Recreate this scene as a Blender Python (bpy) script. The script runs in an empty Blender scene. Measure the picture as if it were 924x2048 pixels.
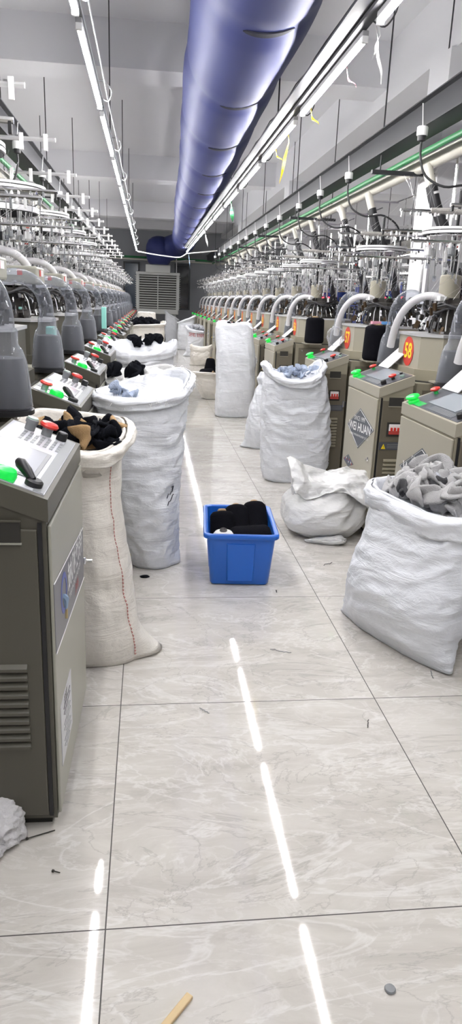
import bpy, bmesh, math, random
from mathutils import Vector, Matrix, noise
PI = math.pi
R = random.Random(7)
SC = bpy.context.scene
COL = SC.collection

# ------------------------------------------------------------------ materials
def new_mat(name):
    m = bpy.data.materials.new(name); m.use_nodes = True
    nt = m.node_tree
    return m, nt, nt.nodes['Principled BSDF']

def mat(name, col, rough=.5, metal=0., alpha=1., emit=0., var=0., bump=0., scale=40., spec=.5, coat=0., sss=0.):
    m, nt, b = new_mat(name)
    c = (*col, 1)
    b.inputs['Base Color'].default_value = c
    b.inputs['Roughness'].default_value = rough
    b.inputs['Metallic'].default_value = metal
    b.inputs['Alpha'].default_value = alpha
    b.inputs['Specular IOR Level'].default_value = spec
    b.inputs['Coat Weight'].default_value = coat
    if emit:
        b.inputs['Emission Color'].default_value = c
        b.inputs['Emission Strength'].default_value = emit
    tc = nt.nodes.new('ShaderNodeTexCoord')
    if var:
        n = nt.nodes.new('ShaderNodeTexNoise'); n.inputs['Scale'].default_value = scale*.25; n.inputs['Detail'].default_value = 6
        nt.links.new(tc.outputs['Object'], n.inputs['Vector'])
        mx = nt.nodes.new('ShaderNodeMix'); mx.data_type = 'RGBA'
        mx.inputs[6].default_value = (*[v*(1-var) for v in col], 1); mx.inputs[7].default_value = (*[min(1, v*(1+var)) for v in col], 1)
        nt.links.new(n.outputs['Fac'], mx.inputs[0]); nt.links.new(mx.outputs[2], b.inputs['Base Color'])
    if bump:
        n = nt.nodes.new('ShaderNodeTexNoise'); n.inputs['Scale'].default_value = scale; n.inputs['Detail'].default_value = 5
        nt.links.new(tc.outputs['Object'], n.inputs['Vector'])
        bp = nt.nodes.new('ShaderNodeBump'); bp.inputs['Strength'].default_value = bump; bp.inputs['Distance'].default_value = .01
        nt.links.new(n.outputs['Fac'], bp.inputs['Height']); nt.links.new(bp.outputs['Normal'], b.inputs['Normal'])
    return m

def sack_mat(name, col, rough=.42):
    """woven polypropylene: fine weave, long creases, faint tape stripes"""
    m, nt, b = new_mat(name)
    N, L = nt.nodes.new, nt.links.new
    tc = N('ShaderNodeTexCoord')
    mp = N('ShaderNodeMapping'); mp.inputs['Scale'].default_value = (4, 4, 15); mp.inputs['Rotation'].default_value = (.3, .35, 0)
    L(tc.outputs['Object'], mp.inputs['Vector'])
    n1 = N('ShaderNodeTexNoise'); n1.inputs['Scale'].default_value = 1.; n1.inputs['Detail'].default_value = 7; n1.inputs['Roughness'].default_value = .62; n1.inputs['Distortion'].default_value = .8
    L(mp.outputs[0], n1.inputs['Vector'])
    n2 = N('ShaderNodeTexNoise'); n2.inputs['Scale'].default_value = 9; n2.inputs['Detail'].default_value = 6
    L(tc.outputs['Object'], n2.inputs['Vector'])
    w = N('ShaderNodeTexWave'); w.wave_type = 'BANDS'; w.bands_direction = 'Z'; w.inputs['Scale'].default_value = 130; w.inputs['Distortion'].default_value = .6
    L(tc.outputs['Object'], w.inputs['Vector'])
    ad = N('ShaderNodeMath'); ad.operation = 'MULTIPLY_ADD'; ad.inputs[1].default_value = .7
    L(n2.outputs['Fac'], ad.inputs[0]); L(n1.outputs['Fac'], ad.inputs[2])
    ad2 = N('ShaderNodeMath'); ad2.operation = 'MULTIPLY_ADD'; ad2.inputs[1].default_value = .009
    L(w.outputs['Fac'], ad2.inputs[0]); L(ad.outputs[0], ad2.inputs[2])
    bp = N('ShaderNodeBump'); bp.inputs['Strength'].default_value = .75; bp.inputs['Distance'].default_value = .022
    L(ad2.outputs[0], bp.inputs['Height']); L(bp.outputs['Normal'], b.inputs['Normal'])
    mx = N('ShaderNodeMix'); mx.data_type = 'RGBA'
    mx.inputs[6].default_value = (*[v*.9 for v in col], 1); mx.inputs[7].default_value = (*[min(1, v*1.06) for v in col], 1)
    L(n2.outputs['Fac'], mx.inputs[0]); L(mx.outputs[2], b.inputs['Base Color'])
    b.inputs['Roughness'].default_value = rough
    b.inputs['Specular IOR Level'].default_value = .4
    return m

M = {}
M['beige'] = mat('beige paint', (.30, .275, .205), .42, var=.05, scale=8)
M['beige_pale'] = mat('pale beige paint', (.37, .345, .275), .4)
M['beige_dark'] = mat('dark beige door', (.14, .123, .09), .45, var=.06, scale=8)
M['beige_l_shade'] = mat('grey green paint', (.088, .082, .064), .4, var=.06, scale=8)  # cabinet paint darkened by the shade on its camera-facing sides
M['beige_l_shade2'] = mat('pale grey green paint', (.36, .355, .30), .4, var=.05, scale=8)  # same cabinet paint in the tone of the lit aisle doors
M['black'] = mat('black plastic', (.012, .012, .014), .4)
M['rubber'] = mat('black rubber', (.014, .014, .017), .5)
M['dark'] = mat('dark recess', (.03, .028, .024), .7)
M['panel_d'] = mat('dark grey panel foil', (.085, .09, .105), .3, var=.15, scale=60)
M['panel_l'] = mat('silver panel foil', (.60, .61, .66), .28, metal=.25, var=.06, scale=60)
M['screen_d'] = mat('unlit screen', (.30, .33, .37), .12)
M['screen_l'] = mat('unlit pale screen', (.52, .53, .58), .1)
M['green_l'] = mat('green lamp', (.01, .70, .08), .3, emit=.16)
M['green_s'] = mat('green spill and stem', (.03, .45, .10), .3, emit=.06)  # lamp glow painted onto the panel; also colours one button stem
M['red'] = mat('red button', (.62, .035, .025), .3)
M['greygreen'] = mat('grey green button', (.30, .42, .36), .35)
M['grey'] = mat('mid grey plastic', (.22, .23, .24), .4)
M['white'] = mat('white plastic', (.80, .80, .80), .4)
M['paper'] = mat('white paper card', (.62, .62, .65), .35)
M['decal'] = mat('slate decal', (.075, .085, .105), .4)
M['decal_l'] = mat('grey decal', (.155, .155, .17), .35)
M['letter'] = mat('white lettering', (.85, .85, .85), .5)
M['redletter'] = mat('red lettering', (.50, .06, .05), .5)
M['blueink'] = mat('blue print', (.12, .15, .42), .5)
M['skyink'] = mat('light blue print', (.28, .40, .58), .5)
M['inkblack'] = mat('black ink', (.02, .02, .03), .6)
M['redoval'] = mat('red oval sticker', (.62, .05, .035), .35)
M['yellow'] = mat('yellow', (.90, .68, .02), .45)
M['chrome'] = mat('chrome', (.82, .82, .83), .18, metal=1.)
M['alu'] = mat('aluminium', (.86, .86, .87), .32, metal=.7)
M['steel_dk'] = mat('oiled dark steel', (.07, .065, .06), .32, metal=.7, var=.3, scale=80)
M['bronze'] = mat('bronze cam', (.085, .055, .03), .35, metal=.6, var=.3, scale=60)
M['lint'] = mat('grey lint', (.42, .40, .38), .95, bump=.8, scale=120, var=.2)
def clear_mat(name, tint, body, lo, hi):
    m, nt, b = new_mat(name)
    N, L = nt.nodes.new, nt.links.new
    b.inputs['Base Color'].default_value = (*body, 1); b.inputs['Roughness'].default_value = .08
    tr = N('ShaderNodeBsdfTransparent'); tr.inputs[0].default_value = (*tint, 1)
    lw = N('ShaderNodeLayerWeight'); lw.inputs[0].default_value = .5
    mr_ = N('ShaderNodeMapRange'); mr_.inputs[1].default_value = .15; mr_.inputs[2].default_value = 1.; mr_.inputs[3].default_value = lo; mr_.inputs[4].default_value = hi
    L(lw.outputs['Facing'], mr_.inputs[0])
    ms = N('ShaderNodeMixShader'); L(mr_.outputs[0], ms.inputs[0]); L(tr.outputs[0], ms.inputs[1]); L(b.outputs[0], ms.inputs[2])
    L(ms.outputs[0], nt.nodes['Material Output'].inputs[0])
    return m
M['clear'] = clear_mat('clear acrylic', (.86, .87, .90), (.36, .38, .42), .20, .75)
M['film'] = clear_mat('clear film', (.93, .94, .95), (.7, .71, .74), .10, .5)
M['sleeve'] = mat('grey dusty filter', (.10, .10, .11), .6, alpha=.8, var=.3, scale=30)
M['hose'] = mat('ivory white hose', (.64, .63, .65), .35)
M['pvc'] = mat('cream pvc', (.66, .64, .57), .4)
M['yarn_k'] = mat('black yarn', (.006, .006, .009), .95, bump=.6, scale=220, spec=.1)
M['navy'] = mat('navy yarn', (.02, .035, .14), .9, bump=.5, scale=220, spec=.15)
M['yarn_w'] = mat('white yarn', (.82, .81, .78), .85, bump=.5, scale=220)
M['card'] = mat('brown card cone', (.40, .27, .15), .7)
M['conegrey'] = mat('grey plastic cone', (.10, .09, .09), .4)
M['bluebox'] = mat('blue polypropylene', (.012, .125, .56), .3, var=.04, scale=10)
M['duct'] = mat('blue canvas duct', (.032, .041, .15), .52, var=.08, scale=3, spec=.28)
M['ductdk'] = mat('duct slot shadow', (.006, .007, .02), .7)
M['ceil'] = mat('matt ceiling paint', (.74, .74, .765), .85, var=.02, scale=3)
M['wall'] = mat('pale wall paint', (.50, .505, .52), .7, var=.03, scale=4)
M['pillar'] = mat('white pillar paint', (.74, .74, .76), .6)
M['beamsteel'] = mat('grey painted channel', (.026, .027, .032), .5)
M['green'] = mat('green air pipe', (.03, .20, .07), .45)
M['led'] = mat('led tube', (1., .98, .97), .3, emit=62.)
M['ledcase'] = mat('grey tube batten', (.30, .30, .31), .4)
M['rod'] = mat('black hanging rod', (.03, .03, .035), .5)
M['winframe'] = mat('dark window frame', (.035, .038, .045), .4)
M['night'] = mat('dark window glass', (.010, .012, .018), .06, spec=.7)
M['nightb'] = mat('blue grey window glass', (.10, .13, .17), .12, spec=.7)
M['cooler'] = mat('ivory cooler plastic', (.56, .57, .55), .4)
M['wallfar'] = mat('grey end wall paint', (.26, .27, .29), .7, var=.05, scale=4)
M['sackw'] = sack_mat('white woven sack', (.78, .80, .85))
M['sackc'] = sack_mat('cream woven sack', (.78, .745, .69))
M['sacks'] = sack_mat('satin white sack', (.70, .70, .70), .3)
M['ear'] = mat('frayed white strands', (.80, .80, .80), .6)
M['sock_k'] = mat('black knit', (.008, .009, .013), .95, bump=.5, scale=260, spec=.12)
M['sock_t'] = mat('tan knit', (.42, .27, .13), .9, bump=.5, scale=260)
M['sock_g'] = mat('grey knit', (.46, .455, .46), .9, bump=.5, scale=260, var=.12)
M['sock_m'] = mat('pale grey knit', (.52, .53, .58), .9, bump=.5, scale=160, var=.35)
M['sock_d'] = mat('charcoal knit', (.07, .07, .075), .9, bump=.5, scale=260)
M['sock_b'] = mat('blue grey knit', (.36, .42, .54), .9, bump=.5, scale=160, var=.7)
M['cloth'] = mat('grey rag', (.60, .59, .60), .9, bump=.5, scale=90, var=.1)
M['wood'] = mat('pale wood', (.62, .47, .27), .7, var=.2, scale=60)
M['roll'] = mat('tan tape', (.45, .35, .18), .5)
M['screw'] = mat('dark screw', (.05, .045, .04), .4, metal=.7)
M['mint'] = mat('mint plastic', (.32, .75, .66), .35)
M['pink'] = mat('pink plastic', (.75, .35, .45), .5)
M['sky'] = mat('blue plastic', (.15, .38, .78), .5)
M['stitch'] = mat('red stitching', (.50, .20, .18), .7)
M['seam'] = mat('seam thread', (.52, .50, .46), .8)
M['orange'] = mat('orange lamp', (.95, .22, .03), .3, emit=1.5)
M['redled'] = mat('red indicator', (1., .04, .06), .3, emit=2.)

def floor_mat():
    m, nt, b = new_mat('polished stone tile')
    N, L = nt.nodes.new, nt.links.new
    tc = N('ShaderNodeTexCoord')
    sp = N('ShaderNodeSeparateXYZ'); L(tc.outputs['Object'], sp.inputs[0])
    def mth(op, a, bb=None, c=None):
        n = N('ShaderNodeMath'); n.operation = op
        for i, v in enumerate((a, bb, c)):
            if v is None: continue
            if isinstance(v, (int, float)): n.inputs[i].default_value = v
            else: L(v, n.inputs[i])
        return n.outputs[0]
    T = .9
    fx, fy = mth('DIVIDE', sp.outputs[0], T), mth('DIVIDE', sp.outputs[1], T)
    cx, cy = mth('FLOOR', fx), mth('FLOOR', fy)
    cb = N('ShaderNodeCombineXYZ'); L(cx, cb.inputs[0]); L(cy, cb.inputs[1])
    wn = N('ShaderNodeTexWhiteNoise'); wn.noise_dimensions = '3D'; L(cb.outputs[0], wn.inputs['Vector'])
    sc = N('ShaderNodeVectorMath'); sc.operation = 'SCALE'; sc.inputs['Scale'].default_value = 30; L(wn.outputs['Color'], sc.inputs[0])
    ad = N('ShaderNodeVectorMath'); L(tc.outputs['Object'], ad.inputs[0]); L(sc.outputs[0], ad.inputs[1])
    mp = N('ShaderNodeMapping'); mp.inputs['Rotation'].default_value = (0, 0, .9); mp.inputs['Scale'].default_value = (1, 2.6, 1)
    L(ad.outputs[0], mp.inputs['Vector'])
    def ridge(scale, det, dist, lo, hi):
        n = N('ShaderNodeTexNoise'); n.inputs['Scale'].default_value = scale; n.inputs['Detail'].default_value = det
        n.inputs['Roughness'].default_value = .6; n.inputs['Distortion'].default_value = dist
        L(mp.outputs[0], n.inputs['Vector'])
        d = mth('ABSOLUTE', mth('SUBTRACT', n.outputs['Fac'], .5))
        r = N('ShaderNodeMapRange'); r.inputs[1].default_value = lo; r.inputs[2].default_value = hi; r.inputs[3].default_value = 1; r.inputs[4].default_value = 0
        L(d, r.inputs[0]); return r.outputs[0]
    cloud = N('ShaderNodeTexNoise'); cloud.inputs['Scale'].default_value = 2.2; cloud.inputs['Detail'].default_value = 9; cloud.inputs['Roughness'].default_value = .68; cloud.inputs['Distortion'].default_value = .9
    L(mp.outputs[0], cloud.inputs['Vector'])
    cr = N('ShaderNodeValToRGB')
    e = cr.color_ramp.elements
    e[0].position = .30; e[0].color = (.45, .426, .392, 1)
    e[1].position = .72; e[1].color = (.64, .615, .575, 1)
    k = cr.color_ramp.elements.new(.5); k.color = (.55, .525, .487, 1)
    L(cloud.outputs['Fac'], cr.inputs[0])
    def mix(f, a, col, amt):
        x = N('ShaderNodeMix'); x.data_type = 'RGBA'
        L(mth('MULTIPLY', f, amt), x.inputs[0]); L(a, x.inputs[6]); x.inputs[7].default_value = (*col, 1); return x.outputs[2]
    c = mix(ridge(1.5, 6, 1.2, 0, .022), cr.outputs[0], (.78, .77, .75), .42)
    c = mix(ridge(3.4, 7, 1.6, 0, .03), c, (.74, .72, .70), .28)
    c = mix(ridge(1.1, 8, 2.2, 0, .012), c, (.30, .28, .26), .40)
    # joints
    def edge(f):
        fr = mth('FRACT', f); return mth('MINIMUM', fr, mth('SUBTRACT', 1., fr))
    d = mth('MULTIPLY', mth('MINIMUM', edge(fx), edge(fy)), T)
    j = mth('LESS_THAN', d, .0016)
    c = mix(j, c, (.06, .055, .05), 1.)
    L(c, b.inputs['Base Color'])
    rr = N('ShaderNodeMapRange'); L(cloud.outputs['Fac'], rr.inputs[0]); rr.inputs[3].default_value = .025; rr.inputs[4].default_value = .06
    L(mth('ADD', rr.outputs[0], mth('MULTIPLY', j, .5)), b.inputs['Roughness'])
    b.inputs['Specular IOR Level'].default_value = .5
    return m
M['floor'] = floor_mat()

# ------------------------------------------------------------------ mesh builder
class MB:
    def __init__(s): s.v = []; s.f = []; s.m = []; s.mats = []
    def mi(s, k):
        if k not in s.mats: s.mats.append(k)
        return s.mats.index(k)
    def add(s, vs, fs, k):
        o = len(s.v); s.v += [tuple(p) for p in vs]; i = s.mi(k)
        s.f += [[o+a for a in f] for f in fs]; s.m += [i]*len(fs); return s
    def box(s, c, d, k, rz=0., bev=0., rx=0., ry=0.):
        x, y, z = d[0]/2, d[1]/2, d[2]/2
        mtx = Matrix.Rotation(rz, 3, 'Z') @ Matrix.Rotation(ry, 3, 'Y') @ Matrix.Rotation(rx, 3, 'X')
        if bev <= 0:
            vs = [(-x,-y,-z),(x,-y,-z),(x,y,-z),(-x,y,-z),(-x,-y,z),(x,-y,z),(x,y,z),(-x,y,z)]
            fs = [(0,3,2,1),(4,5,6,7),(0,1,5,4),(1,2,6,5),(2,3,7,6),(3,0,4,7)]
        else:
            bm = bmesh.new(); bmesh.ops.create_cube(bm, size=1)
            for v in bm.verts: v.co = Vector((v.co.x*d[0], v.co.y*d[1], v.co.z*d[2]))
            bmesh.ops.bevel(bm, geom=bm.edges[:], offset=bev, segments=2, affect='EDGES', profile=.5)
            bm.verts.index_update(); vs = [v.co.copy() for v in bm.verts]; fs = [[v.index for v in f.verts] for f in bm.faces]; bm.free()
        return s.add([Vector(c) + mtx @ Vector(p) for p in vs], fs, k)
    def prism(s, poly, a0, a1, axis, k):
        """poly: 2-D ring, extruded along axis ('x','y','z')"""
        def P(p, a): return {'x': (a, p[0], p[1]), 'y': (p[0], a, p[1]), 'z': (p[0], p[1], a)}[axis]
        n = len(poly); vs = [P(p, a0) for p in poly] + [P(p, a1) for p in poly]
        fs = [list(range(n))[::-1], list(range(n, 2*n))] + [(i, (i+1) % n, n+(i+1) % n, n+i) for i in range(n)]
        return s.add(vs, fs, k)
    def tube(s, path, r, k, n=8, cap=True):
        path = [Vector(p) for p in path]; rs = r if isinstance(r, (list, tuple)) else [r]*len(path)
        t0 = (path[1]-path[0]).normalized()
        up = Vector((0,0,1)) if abs(t0.z) < .9 else Vector((1,0,0))
        u = t0.cross(up).normalized(); vs = []
        for i, p in enumerate(path):
            t = (path[min(i+1, len(path)-1)] - path[max(i-1, 0)]).normalized()
            u = (u - t*u.dot(t)).normalized(); w = t.cross(u)
            for j in range(n):
                a = 2*PI*j/n; vs.append(p + (u*math.cos(a) + w*math.sin(a))*rs[i])
        m = len(path)
        fs = [(i*n+j, i*n+(j+1) % n, (i+1)*n+(j+1) % n, (i+1)*n+j) for i in range(m-1) for j in range(n)]
        if cap: fs += [list(range(n))[::-1], list(range((m-1)*n, m*n))]
        return s.add(vs, fs, k)
    def soft(s, P, r, k, n=8, sub=5):
        P = [Vector(p) for p in P]; Q = []
        for i in range(len(P)-1):
            a, b, c, d = P[max(i-1, 0)], P[i], P[i+1], P[min(i+2, len(P)-1)]
            for q in range(sub):
                t = q/sub; Q.append(.5*((2*b) + (c-a)*t + (2*a-5*b+4*c-d)*t*t + (3*b-a-3*c+d)*t**3))
        return s.tube(Q+[P[-1]], r, k, n)
    def lathe(s, prof, k, c=(0,0,0), n=24, M3=None, cap=True):
        vs = []; c = Vector(c)
        for r, z in prof:
            for j in range(n):
                p = Vector((r*math.cos(2*PI*j/n), r*math.sin(2*PI*j/n), z))
                vs.append(c + (M3 @ p if M3 else p))
        m = len(prof)
        fs = [(i*n+j, i*n+(j+1) % n, (i+1)*n+(j+1) % n, (i+1)*n+j) for i in range(m-1) for j in range(n)]
        if cap: fs += [list(range(n))[::-1], list(range((m-1)*n, m*n))]
        return s.add(vs, fs, k)
    def ring(s, c, R0, R1, z0, z1, k, n=40):
        c = Vector(c); vs = []
        for (r, z) in ((R0, z0), (R1, z0), (R1, z1), (R0, z1)):
            vs += [c + Vector((r*math.cos(2*PI*j/n), r*math.sin(2*PI*j/n), z)) for j in range(n)]
        fs = [(a*n+j, a*n+(j+1) % n, ((a+1) % 4)*n+(j+1) % n, ((a+1) % 4)*n+j) for a in range(4) for j in range(n)]
        return s.add(vs, fs, k)
    def text(s, txt, size, o, u, v, k, lift=.0006, align='CENTER', sx=1., bold=0.):
        cu = bpy.data.curves.new('lettering', 'FONT'); cu.body = txt; cu.size = size; cu.align_x = align; cu.align_y = 'CENTER'; cu.resolution_u = 3; cu.offset = bold
        ob = bpy.data.objects.new('lettering', cu); COL.objects.link(ob)
        dg = bpy.context.evaluated_depsgraph_get(); me = bpy.data.meshes.new_from_object(ob.evaluated_get(dg))
        u = Vector(u).normalized(); v = Vector(v).normalized(); nrm = u.cross(v); o = Vector(o) + nrm*lift
        s.add([o + u*(p.co.x*sx) + v*p.co.y for p in me.vertices], [list(f.vertices) for f in me.polygons], k)
        bpy.data.objects.remove(ob); bpy.data.curves.remove(cu); bpy.data.meshes.remove(me); return s
    def flip(s):
        s.v = [(-x, y, z) for x, y, z in s.v]; s.f = [f[::-1] for f in s.f]; return s
    def build(s, name, parent=None, smooth=False, sharp=.6):
        me = bpy.data.meshes.new(name); me.from_pydata([Vector(p) for p in s.v], [], s.f)
        for k in s.mats: me.materials.append(M[k])
        me.polygons.foreach_set('material_index', s.m)
        me.update()
        if smooth:
            me.polygons.foreach_set('use_smooth', [True]*len(me.polygons))
            try: me.set_sharp_from_angle(angle=sharp)
            except Exception: pass
        o = bpy.data.objects.new(name, me); COL.objects.link(o)
        if parent: o.parent = parent
        return o

def tag(o, label, cat, group=None):
    o['label'] = label; o['category'] = cat
    if group: o['group'] = group
    return o
def empty(name, loc, label, cat, group=None, rz=0.):
    o = bpy.data.objects.new(name, None); COL.objects.link(o); o.location = loc; o.rotation_euler = (0, 0, rz)
    o.empty_display_size = .05
    return tag(o, label, cat, group)
def struct(o): o['kind'] = 'structure'; return o
def dup(root, loc=None, label=None, rz=None):
    def cp(o, par):
        c = o.copy(); COL.objects.link(c)
        if par: c.parent = par
        for ch in o.children: cp(ch, c)
        return c
    r = cp(root, None)
    if loc is not None: r.location = loc
    if rz is not None: r.rotation_euler = (0, 0, rz)
    if label: r['label'] = label
    return r
ORD = ['first', 'second', 'third', 'fourth', 'fifth', 'sixth', 'seventh', 'eighth', 'ninth', 'tenth', 'eleventh', 'twelfth',
       'thirteenth', 'fourteenth', 'fifteenth', 'sixteenth', 'seventeenth', 'eighteenth', 'nineteenth', 'twentieth']

# ------------------------------------------------------------------ the hall
X0, X1, Y0, Y1, ZC = -6.5, 8.5, -4.5, 23.6, 3.85
struct(MB().box(((X0+X1)/2, (Y0+Y1)/2, -.05), (X1-X0, Y1-Y0, .1), 'floor').build('floor'))
bpy.data.objects['floor'].location = (0, 0, 0)
struct(MB().box(((X0+X1)/2, (Y0+Y1)/2, ZC+.05), (X1-X0, Y1-Y0, .1), 'ceil').build('ceiling'))
struct(MB().box((X0-.1, (Y0+Y1)/2, ZC/2), (.2, Y1-Y0, ZC), 'wall').build('wall_left'))
struct(MB().box((X1+.1, (Y0+Y1)/2, ZC/2), (.2, Y1-Y0, ZC), 'wall').build('wall_right'))
struct(MB().box(((X0+X1)/2, Y0-.1, ZC/2), (X1-X0, .2, ZC), 'wall').build('wall_near'))
w = MB()   # end wall with two window openings
WZ0, WZ1 = .98, 2.46
for a, b in ((X0, -.75), (-.22, .95), (1.47, X1)): w.box(((a+b)/2, Y1+.1, ZC/2), (b-a, .2, ZC), 'wallfar')
for a, b in ((-.75, -.22), (.95, 1.47)):
    w.box(((a+b)/2, Y1+.1, WZ0/2), (b-a, .2, WZ0), 'wallfar'); w.box(((a+b)/2, Y1+.1, (WZ1+ZC)/2), (b-a, .2, ZC-WZ1), 'wallfar')
struct(w.build('wall_far'))
for i, (a, b, g) in enumerate(((-.75, -.22, 'nightb'), (.95, 1.47, 'night'))):
    f = MB()
    t = .05
    f.box((a+t/2, Y1+.03, (WZ0+WZ1)/2), (t, .1, WZ1-WZ0), 'winframe').box((b-t/2, Y1+.03, (WZ0+WZ1)/2), (t, .1, WZ1-WZ0), 'winframe')
    f.box(((a+b)/2, Y1+.03, WZ0+t/2), (b-a-2*t, .1, t), 'winframe').box(((a+b)/2, Y1+.03, WZ1-t/2), (b-a-2*t, .1, t), 'winframe')
    o = struct(f.build('window_%d' % (i+1)))
    MB().box(((a+b)/2, Y1+.06, (WZ0+WZ1)/2), (b-a-2*t, .012, WZ1-WZ0-2*t), g).build('pane', o)
for i, y in enumerate((-.1, 6.5, 13.12, 19.75, 23.09)):
    struct(MB().box((1., y+.25, (3.44+ZC)/2), (15., .5, ZC-3.44), 'ceil').build('beam.%03d' % i if i else 'beam'))
struct(MB().box((2.68, (Y0+Y1)/2, 3.58), (.42, Y1-Y0, .54), 'pillar').build('beam_long'))
struct(MB().box((-3.3, (Y0+Y1)/2, 3.58), (.42, Y1-Y0, .54), 'pillar').build('beam_long.001'))
for i, y in enumerate((4.82, 11.45, 18.1)):
    struct(MB().box((2.68, y+.22, 3.31/2), (.5, .44, 3.31), 'pillar').build('pillar.%03d' % i if i else 'pillar'))
for i, y in enumerate((4.82, 11.45, 18.1)):
    struct(MB().box((-3.3, y+.22, 3.31/2), (.5, .44, 3.31), 'pillar').build('pillar.%03d' % (i+3)))

# ------------------------------------------------------------------ ceiling services
def led(name_i, x, y0, L, z, label):
    t = empty('tube_light', (x, y0, z), label, 'light', 'tube lights under the rails')
    MB().box((0, L/2, .03), (.032, L, .028), 'ledcase', bev=.004).build('batten', t)
    MB().tube([(0, .02, .004), (0, L-.02, .004)], .0125, 'led', 10).build('tube', t, True)
    for y in (.008, L-.008): MB().box((0, y, .006), (.034, .022, .032), 'white', bev=.005).build('end_cap', t)
    if abs(x-.43) > 1.5:
        for y in (.2, L-.2): MB().tube([(0, y, .04), (0, y, ZC-z)], .005, 'rod', 6).build('hanger_rod', t, True)
    return t
def rail(x, z, lab, messy):
    t = empty('light_rail', (x, 0, z), lab, 'light rail')
    m = MB()
    if not messy:
        m.box((0, 7.6, 0), (.038, 22.6, .026), 'grey')
        m.tube([(.05, y*.8-3, .02+.012*math.sin(y*1.9)) for y in range(0, 27)], .005, 'grey', 6)
    else:
        m.box((-.02, 7.2, 0), (.05, 21.8, .026), 'beamsteel')
        m.box((-.085, 7.2, .01), (.07, 21.8, .012), 'beamsteel')
    m.build('rail', t)
    if messy:
        for q, k in enumerate(('rubber', 'grey', 'yellow', 'skyink', 'white', 'rubber')):
            MB().tube([(-.05-.012*q+.015*noise.noise((y*.8, q*7, 0)), y*.25-3.4, .03+.02*noise.noise((y*.7, q*3, 5))) for y in range(0, 84)], .004, k, 5).build('cable', t, True)
    h = []
    for y in ((-1.6, 1.2, 4.75, 8., 11.2, 14.4, 17.4) if messy else (-1., 2.9, 6.1, 9.4, 12.6, 15.8)):
        r = MB().tube([(-.03, y, .012), (-.03, y, ZC-z-.0)], .006, 'rod', 6).build('hanger_rod', t, True)
    for y in range(0, 12):
        yy = -1.0+1.66*y+.1
        MB().soft([(.0, yy, .0), (.06, yy-.02, -.03), (.085, yy-.1, .01), (.05, yy-.2, .035), (.0, yy-.28, .02)], .004, 'rubber' if messy else 'grey', 6).build('cable_loop', t, True)
    return t
LZ = 2.55
rail(-.242, LZ+.06, 'thin silver light rail hung on black rods above the white sacks', False)
rail(1.105, LZ+.06, 'cluttered light rail wound with cables and yellow ties beside the blue duct', True)
for i in range(13):
    led(i, -.242, 2.64-1.66*3+1.66*i, 1.5, LZ, '%s tube light along the tidy thin rail over the pale-panelled cabinets' % ORD[i])
for i in range(13):
    led(i, 1.105, 2.5-1.66*3+1.66*i, 1.44, LZ, '%s tube light along the cable-cluttered rail beside the blue duct' % ORD[i])
# lights of the neighbouring aisles
for (x, nm) in ((5.0, 'behind the pillars'), (6.2, 'by the far side wall'), (-4.2, 'beyond the large clear collectors'), (-5.4, 'by the other side wall')):
    for i in range(5):
        led(i, x, 2.5+4.2*i, 1.5, LZ, '%s tube light of the neighbouring aisle %s' % (ORD[i], nm))

# joining conduit at the end of the two light runs
tag(MB().tube([(-.22, 19.0, 2.52), (.1, 18.99, 2.475), (.4, 18.98, 2.44), (.8, 18.97, 2.41), (.93, 18.97, 2.415), (1.02, 18.97, 2.46), (1.1, 18.97, 2.52), (1.5, 18.97, 2.57), (1.95, 18.97, 2.63)], .016, 'white', 8).build('cable_conduit', None, True),
    'white conduit sagging between the ends of the two light rails in front of the duct', 'conduit')

# ribbons
def ribbon(pts, wd, k, label):
    vs = []; n = len(pts)
    for i, p in enumerate(pts):
        p = Vector(p); d = Vector((wd/2*math.cos(i*.5), wd/2*math.sin(i*.5), 0))
        for s_, t_ in ((-1, 0), (1, 0), (1, 1), (-1, 1)): vs.append(p + d*s_ + Vector((0, .0015*t_, .0015*t_)))
    fs = []
    for i in range(n-1):
        for j in range(4): fs.append((i*4+j, i*4+(j+1) % 4, (i+1)*4+(j+1) % 4, (i+1)*4+j))
    fs += [(3, 2, 1, 0), (n*4-4, n*4-3, n*4-2, n*4-1)]
    tag(MB().add(vs, fs, k).build('ribbon', None, True), label, 'ribbon', 'ribbons tied on the cluttered rail')
def hang(x, y, L, wd, k, lab, sway=.05):
    ribbon([(x-.05, y-.01, LZ+.085), (x+.01, y, LZ+.09), (x+.03, y+.01, LZ+.02)] + [(x+.035+sway*t/6, y+.02*math.sin(t), LZ-.02-L*t/6) for t in range(7)], wd, k, lab)
hang(1.12, 2.45, .17, .016, 'white', 'longer white ribbon hanging from the nearest lamp of the cluttered rail', .03)
hang(1.10, 2.36, .10, .010, 'white', 'shorter white ribbon hanging beside the longer white one', -.03)
hang(1.12, 2.98, .05, .014, 'pink', 'short pink ribbon tied on the second lamp of the cluttered rail')
hang(1.12, 3.86, .05, .022, 'yellow', 'short yellow tie at the end of the second cluttered-rail lamp')
hang(1.12, 4.65, .30, .022, 'yellow', 'long yellow ribbon dangling from the cluttered rail', -.06)
hang(1.12, 5.2, .04, .022, 'yellow', 'yellow tie wrapped round the cluttered rail just past the long ribbon')
hang(1.12, 8.6, .20, .05, 'green', 'green ribbon tied on the cluttered rail before the far lamps', .02)
hang(1.12, 13.0, .22, .03, 'white', 'white knotted strip hanging from the far end of the cluttered rail')
hang(1.10, 18.6, .42, .012, 'skyink', 'pale blue cord hanging at the very end of the cluttered rail')

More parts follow.
